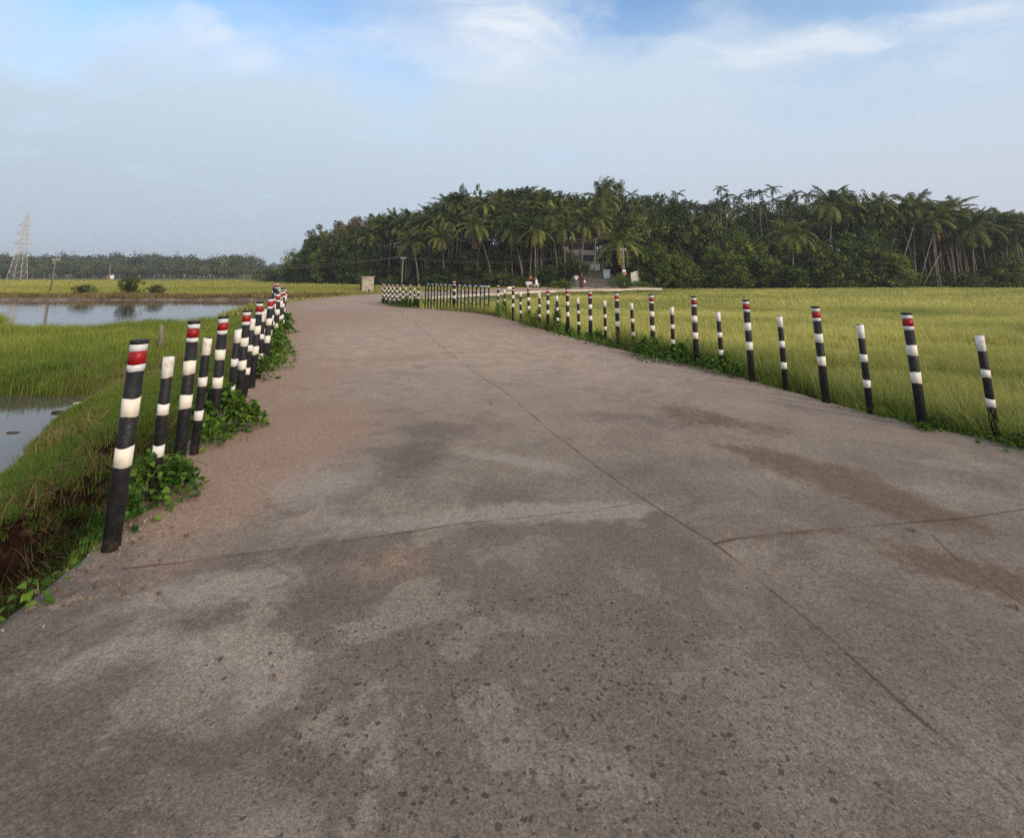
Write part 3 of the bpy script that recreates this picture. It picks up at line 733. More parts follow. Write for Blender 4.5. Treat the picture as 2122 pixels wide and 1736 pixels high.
def scatter_multi(name, groups, label, seed, tilt=.12):
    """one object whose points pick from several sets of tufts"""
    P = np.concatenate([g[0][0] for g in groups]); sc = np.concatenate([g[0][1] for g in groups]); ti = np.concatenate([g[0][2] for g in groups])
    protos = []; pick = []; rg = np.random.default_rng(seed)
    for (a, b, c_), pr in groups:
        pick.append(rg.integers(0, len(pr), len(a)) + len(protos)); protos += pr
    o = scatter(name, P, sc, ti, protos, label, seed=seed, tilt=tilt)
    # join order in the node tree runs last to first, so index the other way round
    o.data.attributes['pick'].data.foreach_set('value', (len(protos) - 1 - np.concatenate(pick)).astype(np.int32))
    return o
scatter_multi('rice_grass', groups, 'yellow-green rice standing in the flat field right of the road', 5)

# left bank: short bright lawn, longer grass by the stream, weeds in the trench
lawn_near = [tuft('lawn_tuft', 18, .07, .12, .007, M['lawn'], 40 + s, .6, 2) for s in range(4)]
lawn_mid = [tuft('lawn_tuft', 22, .20, .34, .016, M['lawn'], 50 + s, .5, 2) for s in range(4)]
reed = [tuft('reed_tuft', 24, .30, .55, .022, M['lawn'], 60 + s, .35, 2) for s in range(4)]
drytuft = [tuft('dry_tuft', 16, .16, .22, .008, M['dry'], 66 + s, .9, 2) for s in range(3)]
left_ok = lambda x, y, dL, dR, left, ins, st, po, la, so, mu: (~ins) & left & (dL > .05) & (st < -.35) & (po < -.22) & (y < 50)
def bank(x0, x1, y0, y1, n, seed, kind):
    def cond(*a):
        x, y, dL, dR, left, ins, st, po, la, so, mu = a
        k = left_ok(*a); r = np.random.default_rng(seed + 9).uniform(size=len(x))
        if kind == 'lawn':
            bare = smooth(.5, .62, fbm(x * .8, y * .8, 80)) * np.exp(-((dL - 1.7) / .5) ** 2) * smooth(8.0, 6.0, y) * .6
            return k & (r > so * .55) & (r > bare * .85)
        return k
    x, y, z, d = field(x0, x1, y0, y1, n, seed, cond)
    return x, y, z, d
x, y, z, d = bank(-16, -1.6, 1.2, 12.5, 70000, 11, 'lawn')
pondside = np.exp(-((d[3] + .4) / .9) ** 2)
g1 = (np.c_[x, y, z - .01], (.55 + 1.0 * fbm(x * .9, y * .9, 81)) * np.ones_like(x), .12 + .4 * fbm(x * .6, y * .6, 82) + .10 * pondside)
g1 = (g1[0], np.c_[g1[1], g1[1], g1[1]], g1[2])
x, y, z, d = bank(-34, -3.5, 9.5, 24, 16000, 12, 'mid')
nr_ = .30 + .70 * smooth(1.2, 5, d[0])
g2 = (np.c_[x, y, z - .02], nr_ * .55 + nr_ * 1.1 * fbm(x * .5, y * .5, 83), .22 + .25 * smooth(10, 18, y) + .55 * (fbm(x * .35, y * .35, 84) - .25))
g2 = (g2[0], np.c_[g2[1], g2[1], g2[1]], g2[2])
x, y, z, d = bank(-48, -9, 15, 40, 15000, 13, 'mid')
nr_ = .30 + .70 * smooth(1.2, 5, d[0])
g3 = (np.c_[x, y, z - .02], nr_ * (.5 + .8 * fbm(x * .4, y * .4, 85)), .60 + .7 * (fbm(x * .2, y * .3, 86) - .35))
g3 = (g3[0], np.c_[g3[1], g3[1], g3[1]], g3[2])
scatter_multi('bank_grass', [(g1, lawn_near), (g2, lawn_mid), (g3, reed)], 'bright green grass on the bank left of the bollards', 6, .15)
x, y, z, d = bank(-16, -3, 6.5, 16, 4200, 14, 'dry')
k = (fbm(x * .5, y * .5, 88) + .30 * np.exp(-((y - 12.2) / 1.2) ** 2) * (x < -9) + .25 * np.exp(-((d[0] - 2.2) / .8) ** 2) * (y < 8)) > .60
x, y, z = x[k], y[k], z[k]
scatter('dry_grass', np.c_[x, y, z], .6 + .8 * RNG.uniform(size=len(x)), RNG.uniform(.1, .8, len(x)), drytuft, 'dry brown grass on the pond bank and the crumbling berm', seed=8, tilt=.3)

# crumbs of concrete and soil, and sprouting weeds, along both road edges
crumb = []
for sd_ in range(4):
    b = MB(); bm = bmesh.new(); bmesh.ops.create_icosphere(bm, subdivisions=1, radius=1); rg = np.random.default_rng(sd_ + 300)
    b.add(np.array([v.co for v in bm.verts]) * (1 + .7 * (rg.uniform(size=(len(bm.verts), 1)) - .5)) * np.array([1.2, .9, .6]), [[v.index for v in f.verts] for f in bm.faces]); bm.free()
    crumb.append(bpy.data.objects.new('crumb', b.mesh('crumb', simple('crumb%d' % sd_, ((.19, .14, .105), (.26, .22, .18), (.10, .065, .045), (.15, .125, .10))[sd_], .95, .3, 40))))
def edge_pts(n, seed, sig, mu):
    rg = np.random.default_rng(seed); out = []
    for E_, sg in ((EL, 1), (ER, -1)):
        k = rg.integers(60, 470, n); d = np.gradient(E_, axis=0); d /= np.linalg.norm(d, axis=1)[:, None]; o_ = rg.normal(mu, sig, n)
        lum = fbm(E_[k, 0] * .9, E_[k, 1] * .9, seed) > rg.uniform(.42, .62, n)
        q = E_[k] + np.c_[d[k, 1], -d[k, 0]] * (o_ * sg)[:, None] + d[k] * rg.uniform(-.05, .05, n)[:, None]; out.append(q[lum])
    return np.concatenate(out)
q = edge_pts(4200, 41, .16, .10); ins_ = in_poly(q[:, 0], q[:, 1], ROADPOLY); q = q[ins_]
scatter('edge_gravel', np.c_[q, road_z(q[:, 0], q[:, 1]) + .002], np.abs(RNG.normal(.004, .004, len(q))) + .002, np.zeros(len(q)), crumb, 'crumbs of soil and concrete strewn along the road edges', 'gravel', .8, 42)
q = edge_pts(1500, 43, .05, -.05); zr_ = np.where(in_poly(q[:, 0], q[:, 1], ROADPOLY), road_z(q[:, 0], q[:, 1]) - .01, road_z(q[:, 0], q[:, 1]) - .10)
scatter('verge_weeds', np.c_[q, zr_], (.6 + 1.1 * RNG.uniform(size=len(q))) * (.35 + .65 * smooth(2.6, 6, q[:, 1])), RNG.uniform(.05, .7, len(q)), lawn_near, 'short weeds sprouting along both road edges', 'weeds', .25, 44)

clod = []
for sd_ in range(3):
    b = MB(); bm = bmesh.new(); bmesh.ops.create_icosphere(bm, subdivisions=2, radius=1); rg = np.random.default_rng(sd_ + 320); vs = np.array([v.co for v in bm.verts])
    b.add(vs * (.75 + .6 * fbm(vs[:, :1] * 2 + 7, vs[:, 1:2] * 2 + vs[:, 2:] * 2 + 9, sd_)) * np.array([1.2, 1, .8]), [[v.index for v in f.verts] for f in bm.faces]); bm.free()
    clod.append(bpy.data.objects.new('clod', b.mesh('clod', simple('laterite_clod%d' % sd_, ((.05, .022, .012), (.085, .036, .02), (.03, .015, .009))[sd_], .95, .4, 25, None, .5))))
x, y = rand_pts(-6.5, -1.5, 1.0, 8.5, 14000, 47); z, so, mu, la, ins, *_ = terrain(x, y, True); k = (so > .35) & ~ins
scatter('soil_clods', np.c_[x[k], y[k], z[k]], .005 + np.clip(np.abs(RNG.normal(0, .015, int(k.sum()))), 0, .04), np.zeros(int(k.sum())), clod, 'crumbling red brown soil clods in the eroded trench by the nearest bollard', 'soil', .9, 48)
x, y = rand_pts(-6.5, -1.5, 1.0, 8.5, 2600, 49); z, so, mu, la, ins, *_ = terrain(x, y, True); k = (so > .25) & ~ins
scatter('trench_straw', np.c_[x[k], y[k], z[k]], .5 + .8 * RNG.uniform(size=int(k.sum())), RNG.uniform(0, .5, int(k.sum())), drytuft, 'dry stalks hanging in the eroded trench', 'dry grass', .7, 50)

# far meadow beyond the stream and round to the left end of the grove
mead = [tuft('meadow_tuft', 34, .9, .38, .07, M['meadow'], 90 + s, .4, 2) for s in range(4)]
mead2 = [tuft('meadow_tuft', 34, 2.2, .42, .18, M['meadow'], 95 + s, .4, 2) for s in range(4)]
far_ok = lambda x, y, dL, dR, left, ins, st, po, la, so, mu: (~ins) & left & (dL > .3) & (st < -2.6) & (y > 28) & (y < front(x) - 1) & (la < .2)
def meadow(x0, x1, y0, y1, n, seed, s0):
    x, y, z, d = field(x0, x1, y0, y1, n, seed, far_ok)
    ti = .55 + .8 * (fbm(x * .03, y * .12, 91) - .5) + .25 * smooth(60, 140, y)
    return np.c_[x, y, z - .02], np.c_[s0 * np.ones_like(x), s0 * np.ones_like(x), .6 + .7 * fbm(x * .3, y * .3, 92)], ti
scatter_multi('meadow_grass', [(meadow(-120, 30, 28, 105, 26000, 21, 1.0), mead), (meadow(-290, -10, 100, 262, 14000, 22, 1.0), mead2)], 'pale green meadow grass beyond the strip of water', 9, .1)
rust = [tuft('rusty_tuft', 30, .7, .45, .05, M['dry'], 99 + s, .5, 2) for s in range(3)]
x, y = rand_pts(-90, -14, 53.2, 60, 3400, 23)
k = (fbm(x * .12, y * .3, 93) > .40) & (y < 54.5 + 5 * fbm(x * .1, y * 0, 94)); x, y = x[k], y[k]
zz = terrain(x, y)
scatter('rust_grass', np.c_[x, y, zz], .7 + .5 * RNG.uniform(size=len(x)), RNG.uniform(0, .7, len(x)), rust, 'rust brown grass along the far bank of the water', seed=10)

# ------------------------------------------------------------------ tree kit
def frond(mb, base, az, el, L, droop, nl, ll, lw, tint, rg, hang=.5, twist=0):
    """one pinnate frond: an arching rachis with paired hanging leaflets"""
    k = 9; pts = []; p = np.array(base, float); e = el
    h = np.array([math.cos(az), math.sin(az), 0.0])
    for i in range(k + 1):
        pts.append(p.copy()); d = h * math.cos(e) + np.array([0, 0, math.sin(e)]); p = p + d * L / k; e -= droop / k * (1 + .6 * i / k)
    pts = np.array(pts); q = np.linspace(.16, .99, nl); qi = q * k
    C = np.stack([np.interp(qi, np.arange(k + 1), pts[:, j]) for j in range(3)], 1)
    T = unit(np.gradient(C, axis=0)); side = unit(np.cross(T, np.array([0, 0, 1.0])) + 1e-6); up = np.cross(side, T)
    prof = np.sin(np.clip(q * 1.05, 0, 1) * math.pi) ** .55 * .8 + .2
    for sg in (-1, 1):
        D = unit(side * sg * .8 + T * .55 - up * .15 + rg.normal(0, .10, (nl, 3)))
        ln = (ll * prof * rg.uniform(.8, 1.1, nl))[:, None]
        E1 = C + D * ln * .5; E2 = E1 + unit(D + np.array([0, 0, -hang * 1.6])) * ln * .5
        W = T * lw * .5
        tn = np.clip(tint + rg.normal(0, .06, nl), 0, 1)
        mb.quads(np.stack([C - W, C + W, E1 + W * .9, E1 - W * .9], 1), tn)
        mb.quads(np.stack([E1 - W * .9, E1 + W * .9, E2 + W * .25, E2 - W * .25], 1), tn)
    mb.tube([pts[0], pts[3], pts[6], pts[9]], [.045 * L / 4, .035 * L / 4, .02 * L / 4, .006], 4, min(1, tint + .3), 0, False)

def palm_crown(seed, n=26, L=3.7, dead=0):
    rg = np.random.default_rng(seed); mb = MB(); db = MB()
    for i in range(n):
        f = (i + .5) / n; az = i * 2.39996 + rg.normal(0, .2)
        el = R(82 - 112 * f ** 1.05) + rg.normal(0, .10)
        frond(mb, (.08 * math.cos(az), .08 * math.sin(az), .1), az, el, L * rg.uniform(.82, 1.08) * (.78 + .3 * math.sin(f * 3.1)), R(55 + 35 * f) + rg.normal(0, .15), 20, .80, .125,
              np.clip(.22 + .5 * f ** 2 + rg.normal(0, .16), 0, 1), rg, .45 + .5 * f)
    for i in range(dead):
        az = rg.uniform(0, 6.28); frond(db, (.08 * math.cos(az), .08 * math.sin(az), -.1), az, R(-62) + rg.normal(0, .1), L * .8, R(30), 14, .55, .12, rg.uniform(0, 1), rg, 1.2)
    return mb.mesh('crown', M['palm']), (db.mesh('dead_fronds', M['deadfrond']) if dead else None)

def palm_trunk(seed, lean, r=.15):
    """unit-height trunk (1 m), curving by lean"""
    rg = np.random.default_rng(seed); mb = MB(); pts = []; rad = []
    for i in range(11):
        q = i / 10; pts.append((lean * (q ** 1.6), .02 * math.sin(q * 5), q * 1.02)); rad.append(r * (1.0 - .40 * q + .5 * math.exp(-q * 14)))
    mb.tube(pts, rad, 8)
    return mb
PALMS = [palm_crown(s, 25 + s % 3, 3.6, 4 if s in (2, 5) else 0) for s in range(7)]
COCO = MB(); 
for k in range(9):
    a = k * 2.4; COCO.ball((.22 * math.cos(a), .22 * math.sin(a), -.12 - .12 * (k % 3)), (.11, .11, .14), 0, 7, 5)
COCO = COCO.mesh('coconut_bunch', simple('green_coconut', (.16, .15, .04), .5, .3, 4), True)
TRUNKS = {}
def trunk_mesh(h, lean, r, mat):
    key = (round(h * 2) / 2, round(lean, 1), r)
    if key not in TRUNKS:
        mb = MB(); pts = []; rad = []; n = 10
        for i in range(n + 1):
            q = i / n; pts.append((lean * q ** 1.7, .05 * math.sin(q * 5 + h), key[0] * q - .5 * (i == 0))); rad.append(r * (1.0 - .42 * q + .55 * math.exp(-q * 14)))
        mb.tube(pts, rad, 8); TRUNKS[key] = mb.mesh('trunk', mat, True)
    return TRUNKS[key], key[0]

def coconut(x, y, ztop, lean=0.0, ci=None, s=1.0, label='', group='coconut palms crowding the grove', side=0, nuts=False):
    """x, y of the crown; lean in metres along x from foot to crown"""
    ci = random.randrange(len(PALMS)) if ci is None else ci
    zb = H(x - lean, y + side); me, h = trunk_mesh(max(2.5, ztop - zb), math.hypot(lean, side), .15, M['trunk'])
    root = empty('coconut_palm', (x - lean, y + side, zb), math.atan2(-side, lean) if (lean or side) else 0, label, 'palm', group)
    link('trunk', me, root)
    s *= 1.09 if group == GC and label != LB else 1.14; c = link('crown', PALMS[ci][0], root, (math.hypot(lean, side), 0, h - .05)); c.scale = (s, s, s * random.uniform(.92, 1.08)); c.rotation_euler = (R(random.gauss(0, 5)), R(random.gauss(0, 5)), random.uniform(0, 6.28))
    if PALMS[ci][1]: d = link('dead_fronds', PALMS[ci][1], root, (math.hypot(lean, side), 0, h - .1)); d.scale = (s, s, s)
    if nuts: link('coconut_bunch', COCO, root, (math.hypot(lean, side), 0, h - .05))
    return root

def areca_crown(seed):
    rg = np.random.default_rng(seed); mb = MB()
    mb.tube([(0, 0, -.9), (0, 0, 0)], [.075, .05], 7, .9)
    for i in range(9):
        az = i * 2.39996 + rg.normal(0, .2); f = i / 9
        frond(mb, (0, 0, 0), az, R(70 - 70 * f) + rg.normal(0, .1), 1.75 * rg.uniform(.85, 1.1), R(70 + 45 * f), 11, .52, .13, np.clip(.25 + rg.normal(0, .2), 0, 1), rg, .55)
    return mb.mesh('crown', M['areca'])
ARECAS = [areca_crown(200 + s) for s in range(4)]
def areca(x, y, ztop, label, group='areca palms rising over the grove', s=1.0):
    zb = H(x, y); me, h = trunk_mesh(max(3, ztop - zb), random.choice((0, .2, .4)), .085, M['paletrunk'])
    root = empty('areca_palm', (x, y, zb), random.uniform(0, 6.28), label, 'palm', group)
    link('trunk', me, root); lean = me.vertices[-1].co.x
    c = link('crown', random.choice(ARECAS), root, (lean - .02, 0, h)); c.scale = (s, s, s); c.rotation_euler = (0, 0, random.uniform(0, 6.28))
    return root

def broadleaf(seed, rx, z0, z1, nclump, per, leaf, mat, tall=10.0, clump=.24, bias=.42):
    """trunk with limbs and a crown of leaf clumps; 10 m tall"""
    rg = np.random.default_rng(seed); cz = (z0 + z1) / 2; rz = (z1 - z0) / 2
    C = []; 
    while len(C) < nclump:
        d = unit(rg.normal(0, 1, 3)); rr = rg.uniform() ** bias
        wob = .70 + .55 * vnoise(np.array([d[0] * 2 + 5 + d[2]]), np.array([d[1] * 2 + 9 - d[2]]), seed)[0]
        C.append((d[0] * rx * rr * wob, d[1] * rx * rr * wob, cz + d[2] * rz * rr * min(1.05, wob + .15)))
    C = np.array(C); mb = MB()
    for c in C:
        cr = clump * rx * rg.uniform(.7, 1.35); n = int(per * rg.uniform(.7, 1.2))
        d = unit(rg.normal(0, 1, (n, 3)) + np.array([0, 0, .25])); P = c + d * (cr * rg.uniform(.35, 1.05, n) ** .6)[:, None] * np.array([1, 1, .75])
        N = unit(d * .6 + np.array([0, 0, .7]) + rg.normal(0, .4, (n, 3))); U = unit(np.cross(N, rg.normal(0, 1, (n, 3)))); Sd = np.cross(N, U)
        L = (leaf * rg.uniform(.6, 1.25, n))[:, None]
        droop = np.array([0, 0, -.18]) * L
        q = np.stack([P - U * L * .5, P + Sd * L * .27, P + U * L * .5 + droop, P - Sd * L * .27], 1)
        mb.quads(q, np.clip(rg.normal(.34, .30) + rg.normal(0, .12, n), 0, 1))
    crown = mb.mesh('crown', mat)
    tb = MB(); tb.tube([(0, 0, -.6), (.05, 0, 1.2), (.12, .08, max(2, z0 * .8 + 1)), (.1, .1, cz)], [.30, .24, .19, .11], 8)
    for i in range(7):
        e = C[rg.integers(nclump)]; s0 = np.array([.1, .05, rg.uniform(max(.8, z0 * .6), cz)])
        tb.tube([s0, s0 * .5 + e * .5 + np.array([0, 0, .4]), e], [.10, .07, .03], 6)
    return crown, tb.mesh('trunk', M['bark'], True)
BL = [broadleaf(300, 3.6, 2.6, 10.2, 110, 62, .46, M['leafA']), broadleaf(301, 4.3, 3.0, 10.0, 120, 60, .48, M['leafA']), broadleaf(302, 3.2, 1.8, 10.3, 110, 62, .44, M['leafA']),
      broadleaf(303, 4.0, .2, 9.8, 150, 60, .46, M['leafB']), broadleaf(304, 4.6, .1, 9.4, 150, 60, .48, M['leafB'])]
DRY = broadleaf(310, 3.6, 2.5, 10.0, 80, 55, .42, M['leafdry'], clump=.26)
SHRUB = [broadleaf(320 + s, 5.0, .0, 8.5, 70, 60, .55, M['leafB'] if s % 2 else M['leafA'], clump=.28) for s in range(4)]
def tree(pr, x, y, ztop, w, label, group, name='broadleaf_tree', cat='tree'):
    zb = H(x, y); s = (ztop - zb) / 10
    root = empty(name, (x, y, zb), random.uniform(0, 6.28), label, cat, group); root.scale = (w, w, s)
    link('crown', pr[0], root); link('trunk', pr[1], root)
    return root

# ------------------------------------------------------------------ the grove
SKY_U = [596, 625, 650, 690, 740, 800, 850, 900, 950, 1000, 1060, 1100, 1150, 1200, 1240, 1320, 1380, 1440, 1500, 1560, 1620, 1700, 1760, 1800, 1860, 1920, 2000, 2060, 2122, 2250]
SKY_V = [562, 520, 482, 466, 448, 436, 436, 418, 398, 398, 398, 392, 404, 402, 402, 408, 404, 404, 402, 404, 402, 402, 396, 404, 412, 416, 426, 436, 444, 452]
def sky(u): return float(np.interp(u, SKY_U, SKY_V))
def XY(u, depth):
    p = at(u, 560, depth); return p.x, p.y
def fr(u):
    """depth of the grove's front along the column u"""
    y = 90.0
    for _ in range(12): y = .5 * y + .5 * float(front(at(u, 560, y).x))
    return y
GC = 'coconut palms crowding the grove'; GB = 'leafy trees filling the grove'; GA = 'areca palms rising over the grove'; GS = 'bushes along the foot of the grove'
LB = 'coconut palm packed among others inside the grove'
LT = 'dark leafy tree lost in the rear mass of the grove'
def house_gap(u): return 1155 < u < 1285
u = 630.0
while u < 2260:                      # rear mass, two staggered rows on the rising ground
    for row, dd, off in ((0, 30, 4), (1, 19, 26), (2, 11, 58)):
        uu = u + random.uniform(-9, 9) + row * 8; f = fr(uu); dpt = f + dd + random.uniform(-3, 3)
        if house_gap(uu) and dd < 25: continue
        x, y = XY(uu, dpt); zt = at(uu, sky(uu) + off + random.uniform(-4, 12) + (16 if 1400 < uu < 1715 else 0), y).z
        z0 = H(x, y)
        if zt - z0 < 4: zt = z0 + 4
        palmy = 765 < uu < 1240 or 1700 < uu
        r = random.random()
        if palmy and r < .74: coconut(x, y, zt - 1.6, random.uniform(-1.2, 1.2), s=random.uniform(.8, 1.02), label=LB, group=GC)
        elif 1395 < uu < 1710 and r < .35: areca(x, y, zt - .6, 'slim areca palm in the packed rear rows of the grove', GA)
        else: tree(random.choice(BL[:3]), x, y, zt + .3, random.uniform(.72, 1.0), LT, GB)
    u += 23
# outline trees that stand out against the sky
tree(BL[1], *XY(1270, 104), at(1270, 372, 104).z, .82, 'big round-crowned tree rising highest above the middle of the grove', GB)
tree(BL[0], *XY(958, 116), at(958, 391, 116).z, .55, 'round tree top breaking the skyline above the hill, left of its twin', GB)
tree(BL[2], *XY(988, 116), at(988, 391, 116).z, .55, 'round tree top breaking the skyline above the hill, right of its twin', GB)
tree(DRY, *XY(700, fr(700) + 3), at(700, 456, fr(700) + 3).z, .85, 'dry rusty brown tree near the left end of the grove', GB, 'dry_tree')
tree(DRY, *XY(735, fr(735) + 9), at(735, 448, fr(735) + 9).z, .75, 'dry brown crown showing over the green behind the rusty tree', GB, 'dry_tree')
tree(BL[2], *XY(652, fr(652) + 5), at(652, 474, fr(652) + 5).z, .9, 'dark tree at the left shoulder of the grove, beside the dry tree', GB)
tree(BL[3], *XY(672, fr(672) - 1), at(672, 505, fr(672) - 1).z, .8, 'low spreading dark tree under the dry rusty tree', GB)
tree(BL[4], *XY(618, fr(618) + 2), at(618, 512, fr(618) + 2).z, .75, 'small dark tree at the very left end of the grove', GB)
tree(BL[3], *XY(598, fr(598) + 4), at(598, 538, fr(598) + 4).z, .62, 'lowest dark tree tapering off the left end of the grove', GB)
tree(SHRUB[1], *XY(556, 138), at(556, 549, 138).z, .95, 'rounded dark bush standing alone left of the grove', GS, 'round_bush', 'bush')
tree(SHRUB[0], *XY(585, 141), at(585, 551, 141).z, .75, 'dark bush joining the lone rounded bush to the grove', GS, 'round_bush', 'bush')
for i, uu in enumerate((1158, 1176, 1194, 1212, 1230, 1248)):
    y = 107 + (i % 3) * 3; tree(BL[i % 3], at(uu, 418, y).x, y, at(uu, 412 + 7 * (i % 2), y).z, .85, LT, GB)
# areca palms with their own place on the skyline
AL = ['areca palm crown poking up right of the big round tree', 'areca palm with a yellowish crown, low between round tree and areca stand', 'first areca palm of the tall stand, alone on its left',
      'tallest areca palm at the left of the skyline stand', 'areca palm just below the tallest left one', 'areca palm with a shaggy crown in the middle of the stand', 'areca palm between the shaggy one and the neat one',
      'areca palm with a neat round crown right of centre in the stand', 'tallest right areca palm of the stand', 'areca palm under the tallest right one', 'areca palm right of the tall stand, before the big coconut palm',
      'areca palm next left of the big skyline coconut palm', 'areca palm almost touching the big skyline coconut palm']
for (u, v), l in zip([(1316, 400), (1361, 408), (1416, 396), (1506, 388), (1517, 404), (1542, 402), (1567, 396), (1589, 395), (1616, 387), (1617, 408), (1650, 400), (1664, 396), (1688, 400)], AL):
    x, y = XY(u, 97 + random.uniform(-2, 3)); areca(x, y, at(u, v, y).z - .7, l, GA, 1.12)
for i in range(26):
    u = random.uniform(1425, 1720); x, y = XY(u, random.uniform(86, 96)); areca(x, y, at(u, random.uniform(412, 450), y).z - .7, 'slim areca palm in the packed rear rows of the grove', GA)
for i in range(40):
    u = random.uniform(1850, 2240); x, y = XY(u, random.uniform(77.5, 84)); areca(x, y, at(u, random.uniform(440, 492), y).z - .6, 'thin pale-trunked areca palm in the dense stand at the right end', 'thin areca palms at the right end')
# front coconut palms: (crown u, v, depth behind the front, foot u, crown, size, label)
FRONT_PALMS = [(761, 494, 2, 770, 0, .92, 'coconut palm with splayed fronds standing next right of the dry tree'),
      (800, 470, 6, 806, 1, 1.0, 'coconut palm high on the left slope, behind two front palms'),
      (852, 500, -1, 868, 3, 1.08, 'leaning coconut palm with long drooping fronds above the concrete hut'),
      (915, 492, 1, 920, 4, 1.0, 'coconut palm in front, left of the one on a long curved trunk'),
      (882, 468, 5, 880, 6, .95, 'coconut palm half hidden between two drooping front palms'),
      (986, 470, 0, 1020, 5, 1.1, 'coconut palm on a long pale trunk curving down to the right'),
      (1060, 476, 0, 1084, 2, 1.1, 'coconut palm with yellowing skirt on a trunk leaning from the right'),
      (1108, 480, -1, 1110, 0, 1.08, 'straight coconut palm with bright yellow lower fronds'),
      (1142, 448, 3, 1156, 2, 1.05, 'coconut palm with a hanging beard of dead brown fronds'),
      (1030, 440, 8, 1030, 1, 1.0, 'coconut palm rising behind the yellow-skirted pair'),
      (1094, 412, 12, 1094, 3, 1.05, 'tallest coconut palm of the hill, fronds against the sky'),
      (1190, 440, 8, 1186, 6, .95, 'coconut palm hanging over the white house'),
          (1168, 474, 2, 1172, 3, .95, 'coconut palm drooping over the left end of the white house'), (1212, 468, 3, 1206, 1, .95, 'coconut palm standing straight before the white house door'),
          (1238, 452, 4, 1232, 5, .95, 'coconut palm at the right corner of the white house'),
      (1248, 418, 9, 1250, 4, 1.15, 'coconut palm with upright sunlit fronds below the big round tree'),
      (1284, 505, -5, 1291, 3, 1.15, 'wide low coconut palm shading the utility pole with the red sign'),
      (1431, 474, 4, 1438, 1, 1.0, 'coconut palm sunk among the leafy trees right of the notice boards'),
      (1642, 490, 0, 1644, 6, 1.1, 'low wide coconut palm in front of the areca stand'),
      (1724, 428, 6, 1722, 4, 1.25, 'big coconut palm spreading against the sky at the right of the areca stand'),
      (1895, 432, 4, 1898, 5, 1.15, 'coconut palm with brown hanging fronds above the slanting bare poles'),
      (1935, 456, 2, 1940, 2, 1.0, 'coconut palm just right of the one above the slanting poles'),
      (2015, 474, 1, 2018, 0, 1.2, 'broad coconut palm over the thin trunks near the right frame edge'),
      (2085, 468, 3, 2088, 1, 1.05, 'coconut palm at the right frame edge'),
      (1975, 436, 7, 1975, 3, 1.0, 'coconut palm with its crown level on the right skyline')]
for cu, cv, dd, fu, ci, s, l in FRONT_PALMS:
    y = fr(cu) + dd; c = at(cu, cv, y); f = at(fu, 575, y); coconut(c.x, y, c.z, c.x - f.x, ci, s, l, GC, nuts=dd < 4)
# front broadleaf masses on the right half
FB = [(1352, 496, -2, 3, .62, 'bright bushy tree right behind the notice boards'), (1335, 440, 6, 1, .85, 'wide dark tree over the utility pole'), (1395, 424, 5, 0, .9, 'dark olive tree with a pale forked limb'),
      (1405, 520, -1, 4, .55, 'low bushy tree next right of the notice board thicket'), (1470, 452, 3, 2, .8, 'tall green tree at the left foot of the areca stand'), (1490, 505, -1, 3, .72, 'drooping pale green bushy tree at the field edge'),
      (1535, 470, 2, 4, .7, 'rounded green tree under the areca stand'), (1580, 520, 0, 3, .55, 'dark bushy tree left of the low wide palm'), (1700, 500, 1, 4, .75, 'dense dark tree below the big skyline palm'),
      (1762, 402, 8, 1, .8, 'tall tree shouldering the big skyline palm on its right'), (1775, 468, 1, 3, .95, 'climber-covered bright green tree below the tall one'), (1815, 440, 4, 2, .85, 'dark tree filling the gap before the slanting poles'),
      (1840, 515, -1, 4, .7, 'bushy tree at the foot of the slanting poles'), (2075, 520, 0, 3, .6, 'leafy tree at the right frame edge'), (1640, 545, -2, 3, .45, 'yellow-green shrubby tree at the field edge'),
      (1130, 545, 0, 3, .5, 'lit green bushy tree behind the scooter rider')]
for cu, cv, dd, k, w, l in FB:
    y = fr(cu) + dd; tree(BL[k], at(cu, cv, y).x, y, at(cu, cv, y).z, w, l, GB)
for i in range(75):                  # palms in the thick of the grove
    uu = random.uniform(775, 1160) if i < 48 else random.uniform(1690, 2230); f = fr(uu); y = f + random.uniform(4, 12)
    coconut(at(uu, 500, y).x, y, at(uu, sky(uu) + random.uniform(18, 68), y).z, random.uniform(-1.5, 1.5), s=random.uniform(.78, .95), label=LB, group=GC)
for i in range(170):                 # understorey on the shaded slope behind the front palms
    uu = random.uniform(640, 2230); f = fr(uu)
    if 1150 < uu < 1290: continue
    y = f + random.uniform(8 if uu > 1870 else 3, 24); x = at(uu, 560, y).x; tree(random.choice((SHRUB[0], SHRUB[2], BL[0], BL[2])), x, y, H(x, y) + random.uniform(3.2, 7.5), random.uniform(.5, .8), LT, GB)
for uu, v, dd, w, l in ((1262, 450, 6, .5, 'dark tree screening the right end of the white house'), (1168, 508, 4, .45, 'low dark tree in front of the house, left of the gateway')):
    y = 83 + dd; tree(BL[0] if v < 500 else SHRUB[0], at(uu, v, y).x, y, at(uu, v, y).z, w, l, GB)
for i in range(26):
    uu = random.uniform(604, 790); f = fr(uu); y = f + random.uniform(1, 12); b_ = 575; tv = sky(uu) + random.uniform(.08, .55) * (b_ - sky(uu))
    tree(random.choice(BL[:4]), at(uu, tv, y).x, y, at(uu, tv, y).z, random.uniform(.6, .85), 'dark tree massed at the left end of the grove', GB)
u = 640
while u < 2240:                      # bushes at the foot of the grove
    f = fr(u); uu = u + random.uniform(-6, 6)
    if not (1192 < uu < 1300):
        y = f + random.uniform(-.5, 4.5); h = random.uniform(1.6, 3.8) * (.9 if u > 1870 else 1.2 if u > 1320 else 1)
        x = at(uu, 560, y).x; tree(random.choice(SHRUB), x, y, H(x, y) + h, random.uniform(.34, .6), 'dark green bush low in the shade along the foot of the grove', GS, 'grove_bush', 'bush')
    u += 19
